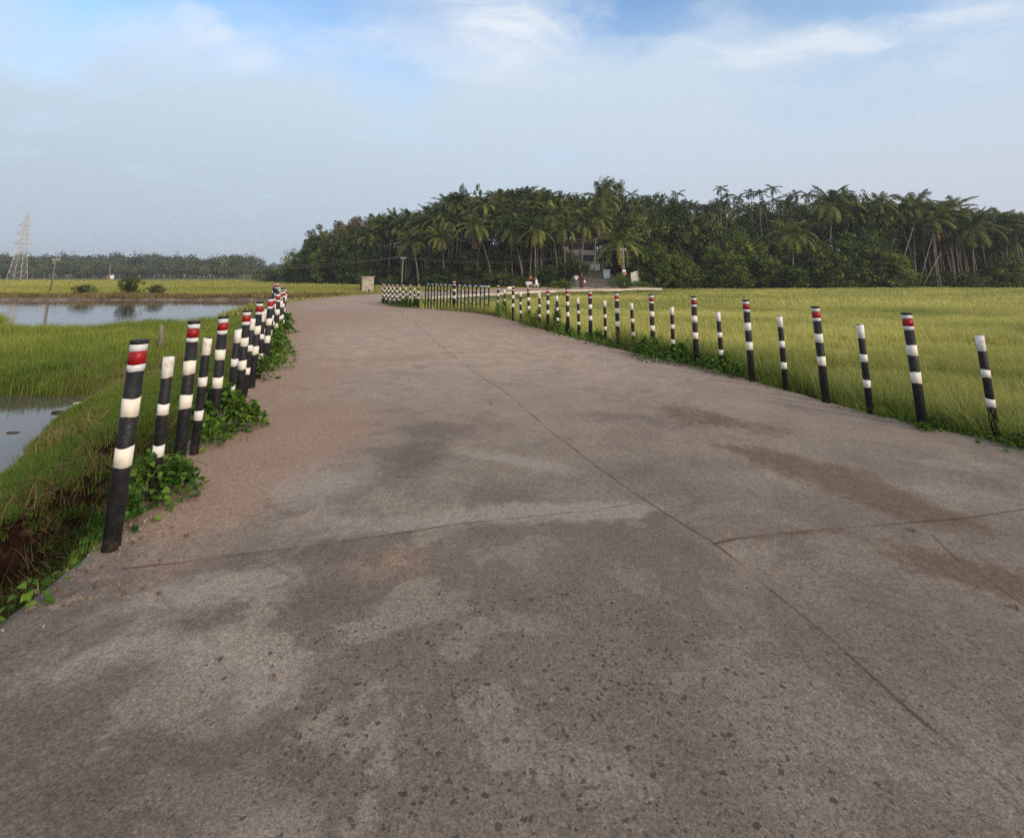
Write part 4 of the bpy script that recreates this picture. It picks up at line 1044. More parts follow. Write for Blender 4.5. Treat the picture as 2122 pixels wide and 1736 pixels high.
for cu, w, h, l in [(1225, .16, 1.5, ''), (1288, .3, 1.7, 'bush growing on the pale road edge left of the utility pole'), (1322, .34, 1.0, 'low bush in front of the notice boards'), (1162, .26, 1.0, 'low bush at the pale road edge in front of the couple')]:
    if not l: continue
    y = 62 if cu < 1300 else 70; x = at(cu, 590, y).x; tree(SHRUB[1], x, y, H(x, y) + h + (.6 if cu < 1300 else 0), w, l, 'bushes on the verge of the far road', 'verge_bush', 'bush')
# slanting bare poles and thin trunks on the right
for (u0, v0, u1, v1), l in zip([(1850, 585, 1893, 470), (1895, 560, 1935, 480), (1905, 590, 1950, 525)], ['bare pole slanting up to the right, leftmost of the slanting poles', 'bare pole slanting steeply, second of the slanting poles', 'short bare slanting pole, third of them']):
    a = at(u0, v0, 77); b = at(u1, v1, 78); a.z = H(a.x, a.y) - .2
    m = MB(); m.tube([a, (a + b) / 2 + Vector((0, 0, .15)), b], [.085, .075, .055], 8); tag(m.build('bare_pole', M['trunk'], None, None, True), l, 'pole', 'slanting bare poles at the right of the grove')

# far wood across the meadow, and the hazy ridge behind
def wood(name, spans, seed, label, leaf, per):
    rg = np.random.default_rng(seed); mb = MB(); tb = MB()
    for (x0, x1, y0, y1, n, h0, h1, wd) in spans:
        for i in range(n):
            x = rg.uniform(x0, x1); y = rg.uniform(y0, y1); h = rg.uniform(h0, h1); zb = -.9
            k = int(per); d = unit(rg.normal(0, 1, (k, 3)) + np.array([0, -.25, .3])); w = wd * rg.uniform(.7, 1.3)
            rr = rg.uniform(.5, 1.0, k)[:, None]; lump = (.86 + .2 * np.sin(d[:, :1] * 5 + i) * np.sin(d[:, 2:] * 6 + i * 2))
            P = np.array([x, y, zb + h * .55]) + d * rr * lump * np.array([w, w, h * .45])
            N = unit(d + rg.normal(0, .5, (k, 3))); U = unit(np.cross(N, rg.normal(0, 1, (k, 3)))); Sd = np.cross(N, U); L = leaf * rg.uniform(.6, 1.3, (k, 1))
            mb.quads(np.stack([P - U * L * .5, P + Sd * L * .32, P + U * L * .5, P - Sd * L * .32], 1), np.clip(rg.normal(.35, .25) + rg.normal(0, .15, k), 0, 1))
            tb.tube([(x, y, zb - .3), (x + rg.normal(0, .3), y, zb + h * .6)], [.22, .12], 5)
    root = mb.build(name, M['far']); tag(root, label, 'wood', kind='stuff'); tb.build('trunks', M['bark'], root); return root
FX0 = at(0, 560, 262).x
xe = lambda u, y: at(u, 560, y).x
wood('far_wood', [(-440, xe(497, 262), 258, 268, 190, 5, 9, 4.6), (-440, xe(497, 268), 264, 285, 330, 9.5, 12.5, 4.6), (-440, xe(490, 275), 280, 305, 230, 11, 14.5, 5.0), (-440, xe(380, 300), 290, 312, 90, 13, 16.5, 4.0)],
     5, 'hazy line of dense trees and palms across the meadow', 1.0, 260)
wood('ridge_wood', [(at(470, 560, 700).x, at(640, 560, 700).x, 690, 740, 110, 12, 17, 9)], 6, 'faint blue ridge of trees in the gap left of the grove', 3.2, 130)

# shrubs on the far bank of the water
for (u, v, h, w), l in zip([(268, 606, 1.25, .24), (172, 610, .75, .24), (322, 610, .75, .18), (0, 0, 0, 0)][:3], ['dark round shrub on the far bank mirrored in the water, largest of the row', 'low wide shrub on the far bank left of the largest shrub', 'small brownish shrub on the far bank right of the largest shrub', 'small low shrub filling in left of the largest bank shrub']):
    p = at(u, v, 56.5); tree(SHRUB[0], p.x, 56.5, H(p.x, 56.5) + h * 1.9, w, l, 'shrubs on the far bank of the water', 'bank_shrub', 'shrub')

# ------------------------------------------------------------------ poles, wires, tower, small buildings
def pole(u, v0, v1, y, r, label, mat='pole', u1=None, name='utility_pole'):
    a = at(u, v0, y); b = at(u1 if u1 else u, v1, y); a.z = H(a.x, a.y); root = empty(name, a, 0, label, 'pole', None)
    m = MB(); m.tube([(0, 0, -.3), (b - a) * .5, b - a], [r, r * .85, r * .65], 10); m.build('shaft', M[mat], root, None, True)
    return root, a, b
P1, a1, b1 = pole(103, 606, 533, 66, .10, 'leaning dark utility pole in the meadow near the steel tower', 'wood', 117)
P2, a2, b2 = pole(832, 590, 531, 84, .11, 'utility pole at the foot of the grove, carrying the low wires', 'pole', 836)
P3, a3, b3 = pole(1294, 590, 512, 69, .12, 'utility pole with a red and white sign beside the notice boards', 'pole', 1291)
P4, a4, b4 = pole(228, 571, 548, 235, .18, 'faraway pole in front of the far wood', 'pole')
P5, a5, b5 = pole(93, 668, 634, 25, .028, 'thin stick standing in the water', 'wood', 95, 'stick')
P6, a6, b6 = pole(336, 706, 672, 17, .09, 'short grey wooden stake in the bank grass behind the bollards', 'wood', 335, 'wooden_stake')
P5['category'] = 'stick'; P6['category'] = 'stake'
for root, b, a, w in ((P1, b1, a1, .5), (P2, b2, a2, .45), (P3, b3, a3, .40)):
    d = b - a; m = MB(); m.box((d.x - w, d.y - .04, d.z - .38), (d.x + w, d.y + .04, d.z - .28)); m.build('cross_arm', M['steel'], root)
    for s_ in (-w * .85, w * .85):
        m = MB(); m.lathe([(.03, 0), (.05, .04), (.025, .08), (.05, .12), (.015, .17)], 8, 0, (d.x + s_, d.y, d.z - .28)); m.build('insulator', M['bluewhite'], root)
m = MB(); m.box((b1.x - a1.x - .12, -.16, b1.z - a1.z - .8), (b1.x - a1.x - .04, -.13, b1.z - a1.z - .5)); m.build('yellow_plate', simple('yellow_plate', (.6, .5, .12), .6), P1)
# sign and painted bands on the right-hand pole
h3 = b3.z - a3.z
def px3(v): return at(1293, v, 69).z - a3.z
m = MB(); m.box((-.21, -.20, px3(569.5)), (.21, -.16, px3(559.5))); sg = m.build('sign_board', M['whitewall'], P3)
m = MB(); m.box((-.17, -.215, px3(568.5)), (.17, -.201, px3(563))); m.build('red_panel', simple('sign_red', (.42, .03, .03), .5, .2, 3, ((.6, .5, .45), .7)), sg)
m = MB(); m.tube([(-.005, 0, .02), (-.01, 0, px3(571))], .145, 12); m.build('painted_sleeve', M['bluewhite'], P3)
m = MB(); m.tube([(-.008, 0, px3(582)), (-.009, 0, px3(579))], .149, 12); m.build('red_ring', M['red'], P3)
def wire(a, b, sag, label, r=.022):
    m = MB(); m.tube([Vector(a).lerp(Vector(b), k / 16) - Vector((0, 0, sag * 4 * (k / 16) * (1 - k / 16))) for k in range(17)], r, 5); tag(m.build('power_wire', M['wire'], None, None, True), label, 'wire', 'wires of the low power line')
def hang(b, s_): return (b.x + s_, b.y, b.z - .13)
wire(hang(b1, -.42), hang(b2, -.38), 1.7, 'lower power wire sagging from the leaning meadow pole to the grove pole')
wire(hang(b1, .42), (b2.x + .38, b2.y, b2.z + .0), 1.3, 'upper power wire sagging from the leaning meadow pole to the grove pole')
wire(hang(b2, -.38), hang(b3, -.38), 1.5, 'lower power wire running from the grove pole to the signed pole')
wire(hang(b2, .38), hang(b3, .38), 1.2, 'upper power wire running from the grove pole to the signed pole')
# lattice tower
tx = at(38, 560, 236); zb = -.9; top = at(42, 441, 236).z; Ht = top - zb
TW = empty('transmission_tower', (tx.x, 236, zb), R(18), 'pale steel lattice power tower rising above the far wood', 'tower')
fr_ = MB()
def hw(z): q = z / Ht; return np.interp(q, [0, .30, .55, .9, 1], [2.6, 1.7, 1.05, .6, .12])
lv = [0, .10, .20, .30, .38, .46, .53, .60, .67, .74, .80, .86, .92, 1.0]
for i in range(len(lv) - 1):
    z0, z1 = lv[i] * Ht, lv[i + 1] * Ht; a_, b_ = hw(z0), hw(z1)
    c0 = [(-a_, -a_, z0), (a_, -a_, z0), (a_, a_, z0), (-a_, a_, z0)]; c1 = [(-b_, -b_, z1), (b_, -b_, z1), (b_, b_, z1), (-b_, b_, z1)]
    for k in range(4):
        fr_.tube([c0[k], c1[k]], .10, 4, 0, 0, False); k2 = (k + 1) % 4
        fr_.tube([c0[k], c1[k2]], .04, 4, 0, 0, False); fr_.tube([c0[k2], c1[k]], .04, 4, 0, 0, False); fr_.tube([c1[k], c1[k2]], .05, 4, 0, 0, False)
fr_.build('lattice_frame', M['steel'], TW)
for q in (.53, .67, .80):
    z = q * Ht; w = hw(z)
    am = MB(); ln = 3.2 - (q - .53) * 2
    for sy in (-w, w):
        am.tube([(-ln, 0, z), (-w, sy, z), (w, sy, z), (ln, 0, z)], .10, 4, 0, 0, False); am.tube([(-ln, 0, z), (-w, sy, z + 1.5)], .07, 4, 0, 0, False); am.tube([(ln, 0, z), (w, sy, z + 1.5)], .07, 4, 0, 0, False)
    ao = am.build('cross_arm', M['steel'], TW)
    for sx in (-ln, ln):
        im = MB(); im.lathe([(.06, -2.2), (.16, -2.1), (.06, -1.6), (.16, -1.1), (.06, -.6), (.12, -.1), (.05, 0)], 6, 0, (sx, 0, z)); im.build('insulator', M['steel'], ao)

# concrete pump hut in the field
hp = at(760, 597, 66); hz = H(hp.x, 66)
HU = empty('pump_hut', (hp.x, 66, hz), R(24), 'small flat-topped weathered concrete hut standing in the field before the grove', 'hut')
hh = at(760, 573, 66).z - hz
hm = simple('stained_plaster', (.33, .30, .25), .9, .25, 1.6, ((.16, .11, .08), .8))
m = MB(); m.box((-.72, -.75, -.3), (.72, .75, hh - .10)); m.build('wall', hm, HU)
m = MB(); m.box((-.80, -.83, hh - .10), (.80, .83, hh)); m.build('roof_slab', hm, HU)
m = MB(); m.box((.05, -.765, .25), (.30, -.74, .50)); m.build('opening', M['glass'], HU)
m = MB(); m.box((-.745, -.70, -.3), (-.72, .70, hh - .12)); m.build('painted_side_shade', M['darkwall'], HU)  # the hut's shaded left face, put in as a dark sheet
# tiny brick hut by the far wood
tp = at(229, 573, 240)
TH_ = empty('field_hut', (tp.x, 240, H(tp.x, 240)), 0, 'tiny brick and white hut before the far wood', 'hut')
m = MB(); m.box((-1.2, -1.0, -.2), (.3, 1.0, 1.5)); m.build('brick_wall', simple('brick_red', (.30, .13, .09), .9), TH_)
m = MB(); m.box((.32, -1.0, -.2), (.9, 1.0, 1.7)); m.build('white_wall', M['whitewall'], TH_)
m = MB(); m.box((-1.35, -1.2, 1.5), (.305, 1.2, 1.62)); m.build('roof', M['roof'], TH_)

# house at the head of the lane
hy = 97.0
def hx(u, y=hy): return at(u, 540, y).x
def hzv(v, y=hy): return at(1200, v, y).z
HS = empty('village_house', (hx(1205), hy, H(hx(1205), hy)), 0, 'white house with flat sunshades, deep in the palms at the head of the lane', 'house')
ox, oz = hx(1205), H(hx(1205), hy)
def hb(name, u0, u1, v0, v1, y0, y1, mat, parent=None):
    m = MB(); m.box((hx(u0) - ox, y0, hzv(v0) - oz), (hx(u1) - ox, y1, hzv(v1) - oz)); return m.build(name, mat, parent or HS)
wall_ = hb('wall', 1160, 1238, 585, 508, 0, 7, M['palewall'])
hb('roof', 1150, 1250, 508, 496, -1.6, 8, M['roof'])
hb('sunshade', 1163, 1197, 529.5, 519.5, -1.3, -.005, M['whitewall']); hb('sunshade', 1202, 1236, 529.5, 519.5, -1.3, -.005, M['whitewall'])
hb('parapet', 1165, 1176, 519.4, 512, -1.0, -.006, M['whitewall'])
for (u0, u1, v0, v1) in ((1180, 1192, 540, 530), (1206, 1216, 540, 530), (1180, 1192, 519, 511), (1208, 1226, 519, 511)):
    w_ = hb('window', u0, u1, v0, v1, -.06, -.004, M['wood']); hb('pane', u0 + 1, u1 - 1, v0 - 1, v1 + 1, -.075, -.062, M['glass'], w_)
hb('doorway', 1218, 1226, 556, 535, -.05, -.004, M['glass'])
# boundary wall with white panels, gate pillar
wy = 89.0
def bx_(name, u0, u1, v0, v1, y0, y1, mat, parent):
    m = MB(); X0 = hx(1228, wy); Z0 = H(X0, wy); m.box((hx(u0, wy) - X0, y0, hzv(v0, wy) - Z0), (hx(u1, wy) - X0, y1, hzv(v1, wy) - Z0)); return m.build(name, mat, parent)
X0 = hx(1228, wy)
BW = empty('boundary_wall', (X0, wy, H(X0, wy)), 0, 'dark boundary wall with white painted panels in front of the white house', 'wall')
bx_('wall', 1218, 1254, 570, 545, 0, .25, M['darkwall'], BW); bx_('coping', 1217, 1255, 545, 543.4, -.05, .3, M['palewall'], BW)
for u0, u1 in ((1220.5, 1231.5), (1233.5, 1243), (1245.5, 1252)): bx_('white_panel', u0, u1, 560, 547.5, -.03, -.003, M['whitewall'], BW)
BW2 = empty('boundary_wall', (X0, wy, H(X0, wy)), 0, 'short boundary wall piece with one white panel left of the gateway', 'wall')
bx_('wall', 1190, 1209, 572, 545, 0, .25, M['darkwall'], BW2); bx_('white_panel', 1199.5, 1206, 560, 546.5, -.03, -.003, M['whitewall'], BW2)
gy = 80.0; gx = hx(1256, gy); gz = H(gx, gy)
GP = empty('gate_pillar', (gx, gy, gz), 0, 'pale blue gate pillar in the shade left of the utility pole', 'pillar')
m = MB(); m.box((-.45, -.3, -.3), (.45, .3, at(1256, 561, gy).z - gz)); m.build('shaft', M['bluewhite'], GP)
m = MB(); m.box((-.55, -.4, at(1256, 561, gy).z - gz), (.55, .4, at(1256, 559, gy).z - gz)); m.build('cap', M['palewall'], GP)
# notice boards
ny_ = 70.0
for (u0, u1, v0, v1, tl, mat), l in zip([(1309, 1319, 593, 565, 0, M['palewall']), (1318.5, 1326, 592, 562, R(7), M['bluewhite'])], ['grey-white upright board beside the utility pole, left one of the pair', 'pale blue tilted board with a brown edge, right one of the pair']):
    p = at((u0 + u1) / 2, v0, ny_ + (0 if tl == 0 else .35)); zb = H(p.x, p.y); zt = at(u0, v1, ny_).z - zb; w_ = (u1 - u0) / FPX * ny_ / 2
    b_ = empty('notice_board', (p.x, p.y, zb), 0, l, 'board', 'boards beside the utility pole'); b_.rotation_euler = (0, -tl, R(-12))
    m = MB(); m.box((-w_, -.02, .12), (w_, .02, zt)); m.build('panel', mat, b_)
    m = MB(); m.box((w_, -.05, -.2), (w_ + .14, .06, zt + .06)); m.build('post', M['wood'] if tl else M['steel'], b_)
    m = MB(); m.box((-w_ - .05, -.04, -.2), (-w_, .04, zt)); m.build('post', M['steel'], b_)
# pale stone blocks and rubble on the far road edge
for (u, y, s_), l in zip([(1110, 58.5, .22), (1241, 64.2, .32), (1228, 64.6, .25)], ['white heap-like stone block on the far road edge before the scooter', 'grey block lying on the far road right of the couple', 'small grey block on the far road, nearer the couple']):
    x = at(u if u > 1150 else 1057, 595, y).x; m = MB()
    bm = bmesh.new(); bmesh.ops.create_icosphere(bm, subdivisions=2, radius=1)
    rg = np.random.default_rng(int(u)); vs = np.array([v.co for v in bm.verts]); vs *= (1 + .28 * (rg.uniform(size=(len(vs), 1)) - .5)); vs = np.sign(vs) * np.abs(vs) ** .8 * np.array([1.5, .8, .75]) * s_
    m.add(vs, [[v.index for v in f.verts] for f in bm.faces]); bm.free()
    zb = max(float(road_z(x, y)), H(x, y)); tag(m.build('stone_block', M['whitewall'] if u < 1150 else M['pole'], None, (x, y, zb + s_ * .4)), l, 'stone', 'stones on the far road')
# floating debris on the pond and litter on the road
for (u, v, s_), l in zip([(26, 897, .07), (128, 855, .12), (165, 836, .08)], ['dark clod sticking out of the pond, nearest one', 'long dark clod at the pond edge by the grass', 'pale scrap at the tip of the pond']):
    p = gp(u, v, WATER_Z); m = MB(); rg = np.random.default_rng(u); bm = bmesh.new(); bmesh.ops.create_icosphere(bm, subdivisions=2, radius=1)
    vs = np.array([v_.co for v_ in bm.verts]) * (1 + .6 * (rg.uniform(size=(len(bm.verts), 1)) - .5)) * np.array([1.5, .7, .35]) * s_
    m.add(vs, [[v_.index for v_ in f.verts] for f in bm.faces]); bm.free(); tag(m.build('mud_clod', simple('clod%d' % u, (.05, .035, .028) if u < 150 else (.4, .4, .38), .9), None, p), l, 'clod', 'debris in the pond')
M['dryleaf'] = simple('fallen_leaf', (.10, .065, .04), .8, .4, 20)
for i, ((u, v, s_), l) in enumerate(zip([(452, 1378, .03), (1888, 1078 + 20, .05), (2100, 1660 / 1.32, .05), (1015, 838, .05), (568, 1404, .03), (1412, 745, .06), (900, 1345, .02)],
    ['tiny dry leaf lying on the bare concrete at left', 'curled dry leaf by the right transverse joint', 'dark twig-like leaf near the right frame edge on the road', 'brown leaf on the road left of the long joint', 'small dark leaf on the concrete below the nearest bollard', 'dark leaf far up the road near the right edge', 'tiny dark leaf in the near road centre'])):
    p = gp(u, v); a = np.array([[p.x, p.y, float(road_z(p.x, p.y)) + .012]]); b = MB(); an = random.uniform(0, 6.28)
    q1, q2 = leaf_quads(a * 0, np.array([[.2, .1, 1.0]]), np.array([[math.cos(an), math.sin(an), .1]]), np.array([s_]), np.array([s_ * .3])); b.quads(q1, np.zeros(1)); b.quads(q2, np.zeros(1))
    tag(b.build('fallen_leaf', M['dryleaf'], None, a[0]), l, 'leaf', 'litter on the road')
p = gp(952 / 1.0, 641); b = MB(); b.ball((0, 0, .03), (.09, .06, .04), 0, 10, 6); tag(b.build('white_litter', M['whitewall'], None, (gp(952, 641))), 'white scrap lying far up the road', 'litter')

# ------------------------------------------------------------------ people and scooter
SK = {'skin': simple('skin', (.22, .115, .07), .6), 'shirt': simple('white_cotton', (.72, .70, .68), .8), 'trouser': simple('grey_blue_cotton', (.14, .17, .22), .8), 'maroon': simple('maroon_cloth', (.085, .012, .016), .8),
      'coral': simple('coral_shirt', (.62, .17, .11), .8), 'hair': simple('black_hair', (.015, .012, .011), .6), 'dark': simple('black_cloth', (.012, .012, .014), .8), 'bag': simple('cream_bag', (.7, .64, .5), .8),
      'scoot': simple('white_scooter_paint', (.72, .70, .68), .3), 'rubber': simple('tyre_rubber', (.02, .02, .02), .8), 'scarf': simple('brown_scarf', (.13, .06, .04), .8)}
def skin(name, pts, edges, mat, parent, sub=2, root=0):
    me = bpy.data.meshes.new(name); me.from_pydata([p[0] for p in pts], edges, []); me.materials.append(mat)
    o = link(name, me, parent)
    bm = bmesh.new(); bm.from_mesh(me); l = bm.verts.layers.skin.verify(); bm.verts.ensure_lookup_table()
    for i, p in enumerate(pts):
        r = p[1]; bm.verts[i][l].radius = (r, r) if np.isscalar(r) else r
    bm.verts[root][l].use_root = True; bm.to_mesh(me); bm.free()
    a = o.modifiers.new('skin', 'SKIN'); a.use_smooth_shade = True; s_ = o.modifiers.new('sub', 'SUBSURF'); s_.levels = s_.render_levels = sub
    return o
def arms_hand(P, E, sh, el, wr):
    """adds shoulder-elbow-wrist-palm and five fingers to a skeleton; sh is an existing vertex index"""
    k = len(P); el, wr = Vector(el), Vector(wr); d = (wr - el).normalized(); s_ = d.cross(Vector((0, 0, 1)) if abs(d.z) < .8 else Vector((1, 0, 0))).normalized()
    pm_ = wr + d * .07
    P += [(el, .040), (wr, .026), (pm_, (.034, .018))]; E += [(sh, k), (k, k + 1), (k + 1, k + 2)]
    for j, (o_, ln) in enumerate(((-.03, .075), (-.01, .085), (.01, .08), (.03, .06))):
        n = len(P); b = pm_ + s_ * o_ + d * .02; c_ = d * .8 + s_.cross(d) * .5
        P += [(b, .009), (b + d * ln * .5, .008), (b + d * ln * .5 + c_ * ln * .5, .007)]; E += [(k + 2, n), (n, n + 1), (n + 1, n + 2)]
    n = len(P); b = wr + d * .03 + s_ * -.035; P += [(b, .010), (b + d * .035 - s_ * .02, .008)]; E += [(k + 1, n), (n, n + 1)]
def person(loc, rz, label, pose, kind, s=1.0):
    """pose: dict of joints in metres, figure facing -y"""
    root = empty('person', loc, rz, label, 'person'); root.scale = (s, s, s)
    J = {k: Vector(v) for k, v in pose.items()}
    P = [(J['pelvis'], (.125, .10)), (J['pelvis'].lerp(J['chest'], .45), (.12, .09)), (J['chest'], (.145, .10)), (J['neck'], .05), (J['head'], (.075, .085)), (J['head'] + (J['head'] - J['neck']).normalized() * .11, (.07, .08)), (J['head'] + Vector((0, -.092, -.02)), .018)]
    E = [(0, 1), (1, 2), (2, 3), (3, 4), (4, 5), (4, 6)]
    for sd in ('l', 'r'):
        k = len(P); P += [(J['sh_' + sd], .052)]; E += [(2, k)]; arms_hand(P, E, k, J['el_' + sd], J['wr_' + sd])
        k = len(P); P += [(J['hip_' + sd], .085), (J['kn_' + sd], .056), (J['an_' + sd], .040), (J['an_' + sd] + Vector((0, -.10, -.045)), (.038, .03)), (J['an_' + sd] + Vector((0, -.17, -.055)), (.03, .018))]
        E += [(0, k), (k, k + 1), (k + 1, k + 2), (k + 2, k + 3), (k + 3, k + 4)]
    skin('body', P, E, SK['skin'], root)
    hd = J['head']
    hm_ = MB(); hm_.ball((hd.x, hd.y + .025, hd.z + .06), (.088, .098, .10), 0, 14, 9)
    for sx in (-.03, .03):
        em = MB(); em.ball((hd.x + sx, hd.y - .082, hd.z + .03), .012, 0, 8, 6); em.build('eye', SK['dark'], root)
    for sx in (-.088, .088):
        em = MB(); em.ball((hd.x + sx, hd.y + .01, hd.z + .02), (.014, .025, .035), 0, 8, 6); em.build('ear', SK['skin'], root)
    em = MB(); em.ball((hd.x, hd.y - .078, hd.z - .045), (.026, .012, .008), 0, 8, 6); em.build('mouth', SK['scarf'], root)
    def shirt(mat, name='shirt', sl=.9):
        Q = [(J['pelvis'] + Vector((0, 0, -.06)), (.155, .13)), (J['pelvis'].lerp(J['chest'], .45), (.15, .12)), (J['chest'], (.175, .125)), (J['chest'].lerp(J['neck'], .6), (.09, .07))]; F_ = [(0, 1), (1, 2), (2, 3)]
        for sd in ('l', 'r'):
            k = len(Q); Q += [(J['sh_' + sd], .072), (J['sh_' + sd].lerp(J['el_' + sd], sl), .058)]; F_ += [(2, k), (k, k + 1)]
        skin(name, Q, F_, mat, root)
    def trousers(mat):
        Q = [(J['pelvis'] + Vector((0, 0, .04)), (.145, .12))]; F_ = []
        for sd in ('l', 'r'):
            k = len(Q); Q += [(J['hip_' + sd], .11), (J['kn_' + sd], .078), (J['an_' + sd] + Vector((0, 0, .04)), .062)]; F_ += [(0, k), (k, k + 1), (k + 1, k + 2)]
        skin('trousers', Q, F_, mat, root)
    if kind == 'man': hm_.build('hair', SK['hair'], root, None, True); shirt(SK['shirt']); trousers(SK['trouser'])
    if kind == 'rider': hm_.build('hair', SK['hair'], root, None, True); shirt(SK['coral'], sl=.7); trousers(SK['dark'])
    if kind in ('woman', 'child'):
        mat = SK['maroon'] if kind == 'woman' else SK['dark']
        shirt(mat, 'robe_top', 1.5)
        rb_ = MB(); rb_.lathe([(.17, 1.02), (.19, .85), (.21, .6), (.23, .35), (.26, .10), (.255, .06)], 18); rb_.build('robe_skirt', mat, root, None, True)
        sc_ = MB(); sc_.lathe([(.16, 1.28), (.13, 1.36), (.115, 1.44), (.12, 1.52), (.115, 1.60), (.08, 1.68), (.02, 1.71)], 16, 0, (hd.x, hd.y + .03, 0)); sc_.build('head_scarf', SK['scarf'] if kind == 'woman' else SK['dark'], root, None, True)
    return root
STAND = dict(pelvis=(0, 0, .93), chest=(0, 0, 1.26), neck=(0, 0, 1.43), head=(0, -.01, 1.55), sh_l=(.17, 0, 1.36), sh_r=(-.17, 0, 1.36), el_l=(.23, .03, 1.08), el_r=(-.23, .03, 1.08), wr_l=(.24, -.06, .85), wr_r=(-.24, -.06, .85),
             hip_l=(.09, 0, .88), hip_r=(-.09, 0, .88), kn_l=(.10, -.06, .48), kn_r=(-.10, .03, .48), an_l=(.10, -.10, .08), an_r=(-.10, .16, .10))
def rd(u, y): x = at(u, 590, y).x; return (x, y, max(float(road_z(x, y)), -.2) + .0)
m_pose = dict(STAND, el_l=(.30, -.05, 1.12), wr_l=(.12, -.22, 1.15), el_r=(-.30, -.02, 1.12), wr_r=(-.14, -.22, 1.12), an_r=(-.12, .06, .08), kn_r=(-.11, 0, .48))
ROADPT = lambda u, y: Vector(rd(u, y))
person(ROADPT(1194, 64.5), R(165), 'person in a white shirt and grey-blue trousers standing with bent arms on the far road', m_pose, 'man')
W_ = person(ROADPT(1205.5, 62.5), R(170), 'person in a long maroon dress and brown headscarf walking along the far road', STAND, 'woman', .99)
bg = MB(); bg.lathe([(.03, -.20), (.12, -.17), (.14, -.05), (.09, .10), (.02, .14)], 12); bgo = empty('hand_bag', W_.location + Vector((.33, -.05, .78)), 0, 'cream cloth bag hanging beside the maroon dress', 'bag'); bg.build('pouch', SK['bag'], bgo, None, True)
hb_ = MB(); hb_.tube([(-.05, 0, .10), (-.06, 0, .24), (.0, 0, .30), (.06, 0, .24), (.05, 0, .10)], .01, 6); hb_.build('strap', SK['bag'], bgo)
x = at(1215, 576, 84).x; person((x, 84, H(x, 84)), R(180), 'small figure in black standing in the shaded lane before the gateway', STAND, 'child', .66)
# scooter, facing +x
sc = ROADPT(1104, 63.0); SCO = empty('scooter', sc, R(-8), 'white scooter ridden along the far road', 'scooter')
def wheel(x):
    wm = MB(); ang = np.linspace(0, 2 * math.pi, 21); wm.tube([(x + .17 * math.cos(a), 0, .22 + .17 * math.sin(a)) for a in ang], .05, 8, 0, 0, False); w_ = wm.build('wheel', SK['rubber'], SCO, None, True)
    wm = MB(); k = len(wm.v); wm.tube([(x, -.03, .22), (x, .03, .22)], .12, 14); wm.build('rim', M['steel'], w_)
wheel(-.62); wheel(.62)
bm_ = MB(); bm_.ball((-.42, 0, .58), (.48, .19, .22), 0, 16, 10); bm_.ball((-.60, 0, .42), (.25, .15, .18), 0, 12, 8); bm_.box((-.15, -.16, .26), (.38, .16, .33)); bm_.tube([(.36, 0, .30), (.44, 0, .55), (.42, 0, .92)], [.17, .19, .13], 12); bm_.ball((.62, 0, .42), (.22, .08, .07), 0, 12, 6); bm_.build('body', SK['scoot'], SCO, None, True)
b2_ = MB(); b2_.ball((-.38, 0, .79), (.42, .14, .07), 0, 14, 8); b2_.build('seat', SK['rubber'], SCO, None, True)
b3_ = MB(); b3_.tube([(.36, -.33, 1.03), (.42, 0, .98), (.36, .33, 1.03)], .018, 8); b3_.tube([(.62, 0, .24), (.44, 0, .95)], .03, 8); b3_.build('handlebar', M['steel'], SCO, None, True)
b4_ = MB(); b4_.ball((.48, 0, .96), (.08, .10, .08), 0, 10, 8); b4_.build('headlight', M['whitewall'], SCO, None, True)
for sy in (-.30, .30):
    b5_ = MB(); b5_.tube([(.37, sy, 1.03), (.40, sy * 1.1, 1.22)], .008, 6); b5_.ball((.40, sy * 1.1, 1.27), (.02, .065, .065), 0, 10, 8); b5_.build('mirror', M['whitewall'], SCO, None, True)
RIDE = dict(pelvis=(0, 0, .90), chest=(0, -.07, 1.24), neck=(0, -.10, 1.41), head=(0, -.13, 1.53), sh_l=(.18, -.08, 1.34), sh_r=(-.18, -.08, 1.34), el_l=(.26, -.32, 1.15), el_r=(-.26, -.32, 1.15), wr_l=(.29, -.58, 1.07), wr_r=(-.29, -.58, 1.07),
            hip_l=(.10, -.03, .88), hip_r=(-.10, -.03, .88), kn_l=(.17, -.42, .80), kn_r=(-.17, -.42, .80), an_l=(.13, -.44, .40), an_r=(-.13, -.44, .40))
person(sc + Vector((-.36, .05, 0)), R(82), 'person in a coral shirt riding the white scooter', RIDE, 'rider')

# ------------------------------------------------------------------ air
hzb = MB(); hzb.box((-900, -60, -4.0), (900, 1100, 48)); 
hm_ = bpy.data.materials.new('haze_air'); hm_.use_nodes = True; n_ = hm_.node_tree.nodes; n_.remove(n_['Principled BSDF'])
pv = n_.new('ShaderNodeVolumePrincipled'); pv.inputs['Color'].default_value = (.80, .86, .93, 1); pv.inputs['Density'].default_value = .0005; pv.inputs['Anisotropy'].default_value = .2
hm_.node_tree.links.new(pv.outputs[0], n_['Material Output'].inputs['Volume'])
HAZE = True
if HAZE: tag(hzb.build('haze', hm_), kind='stuff')

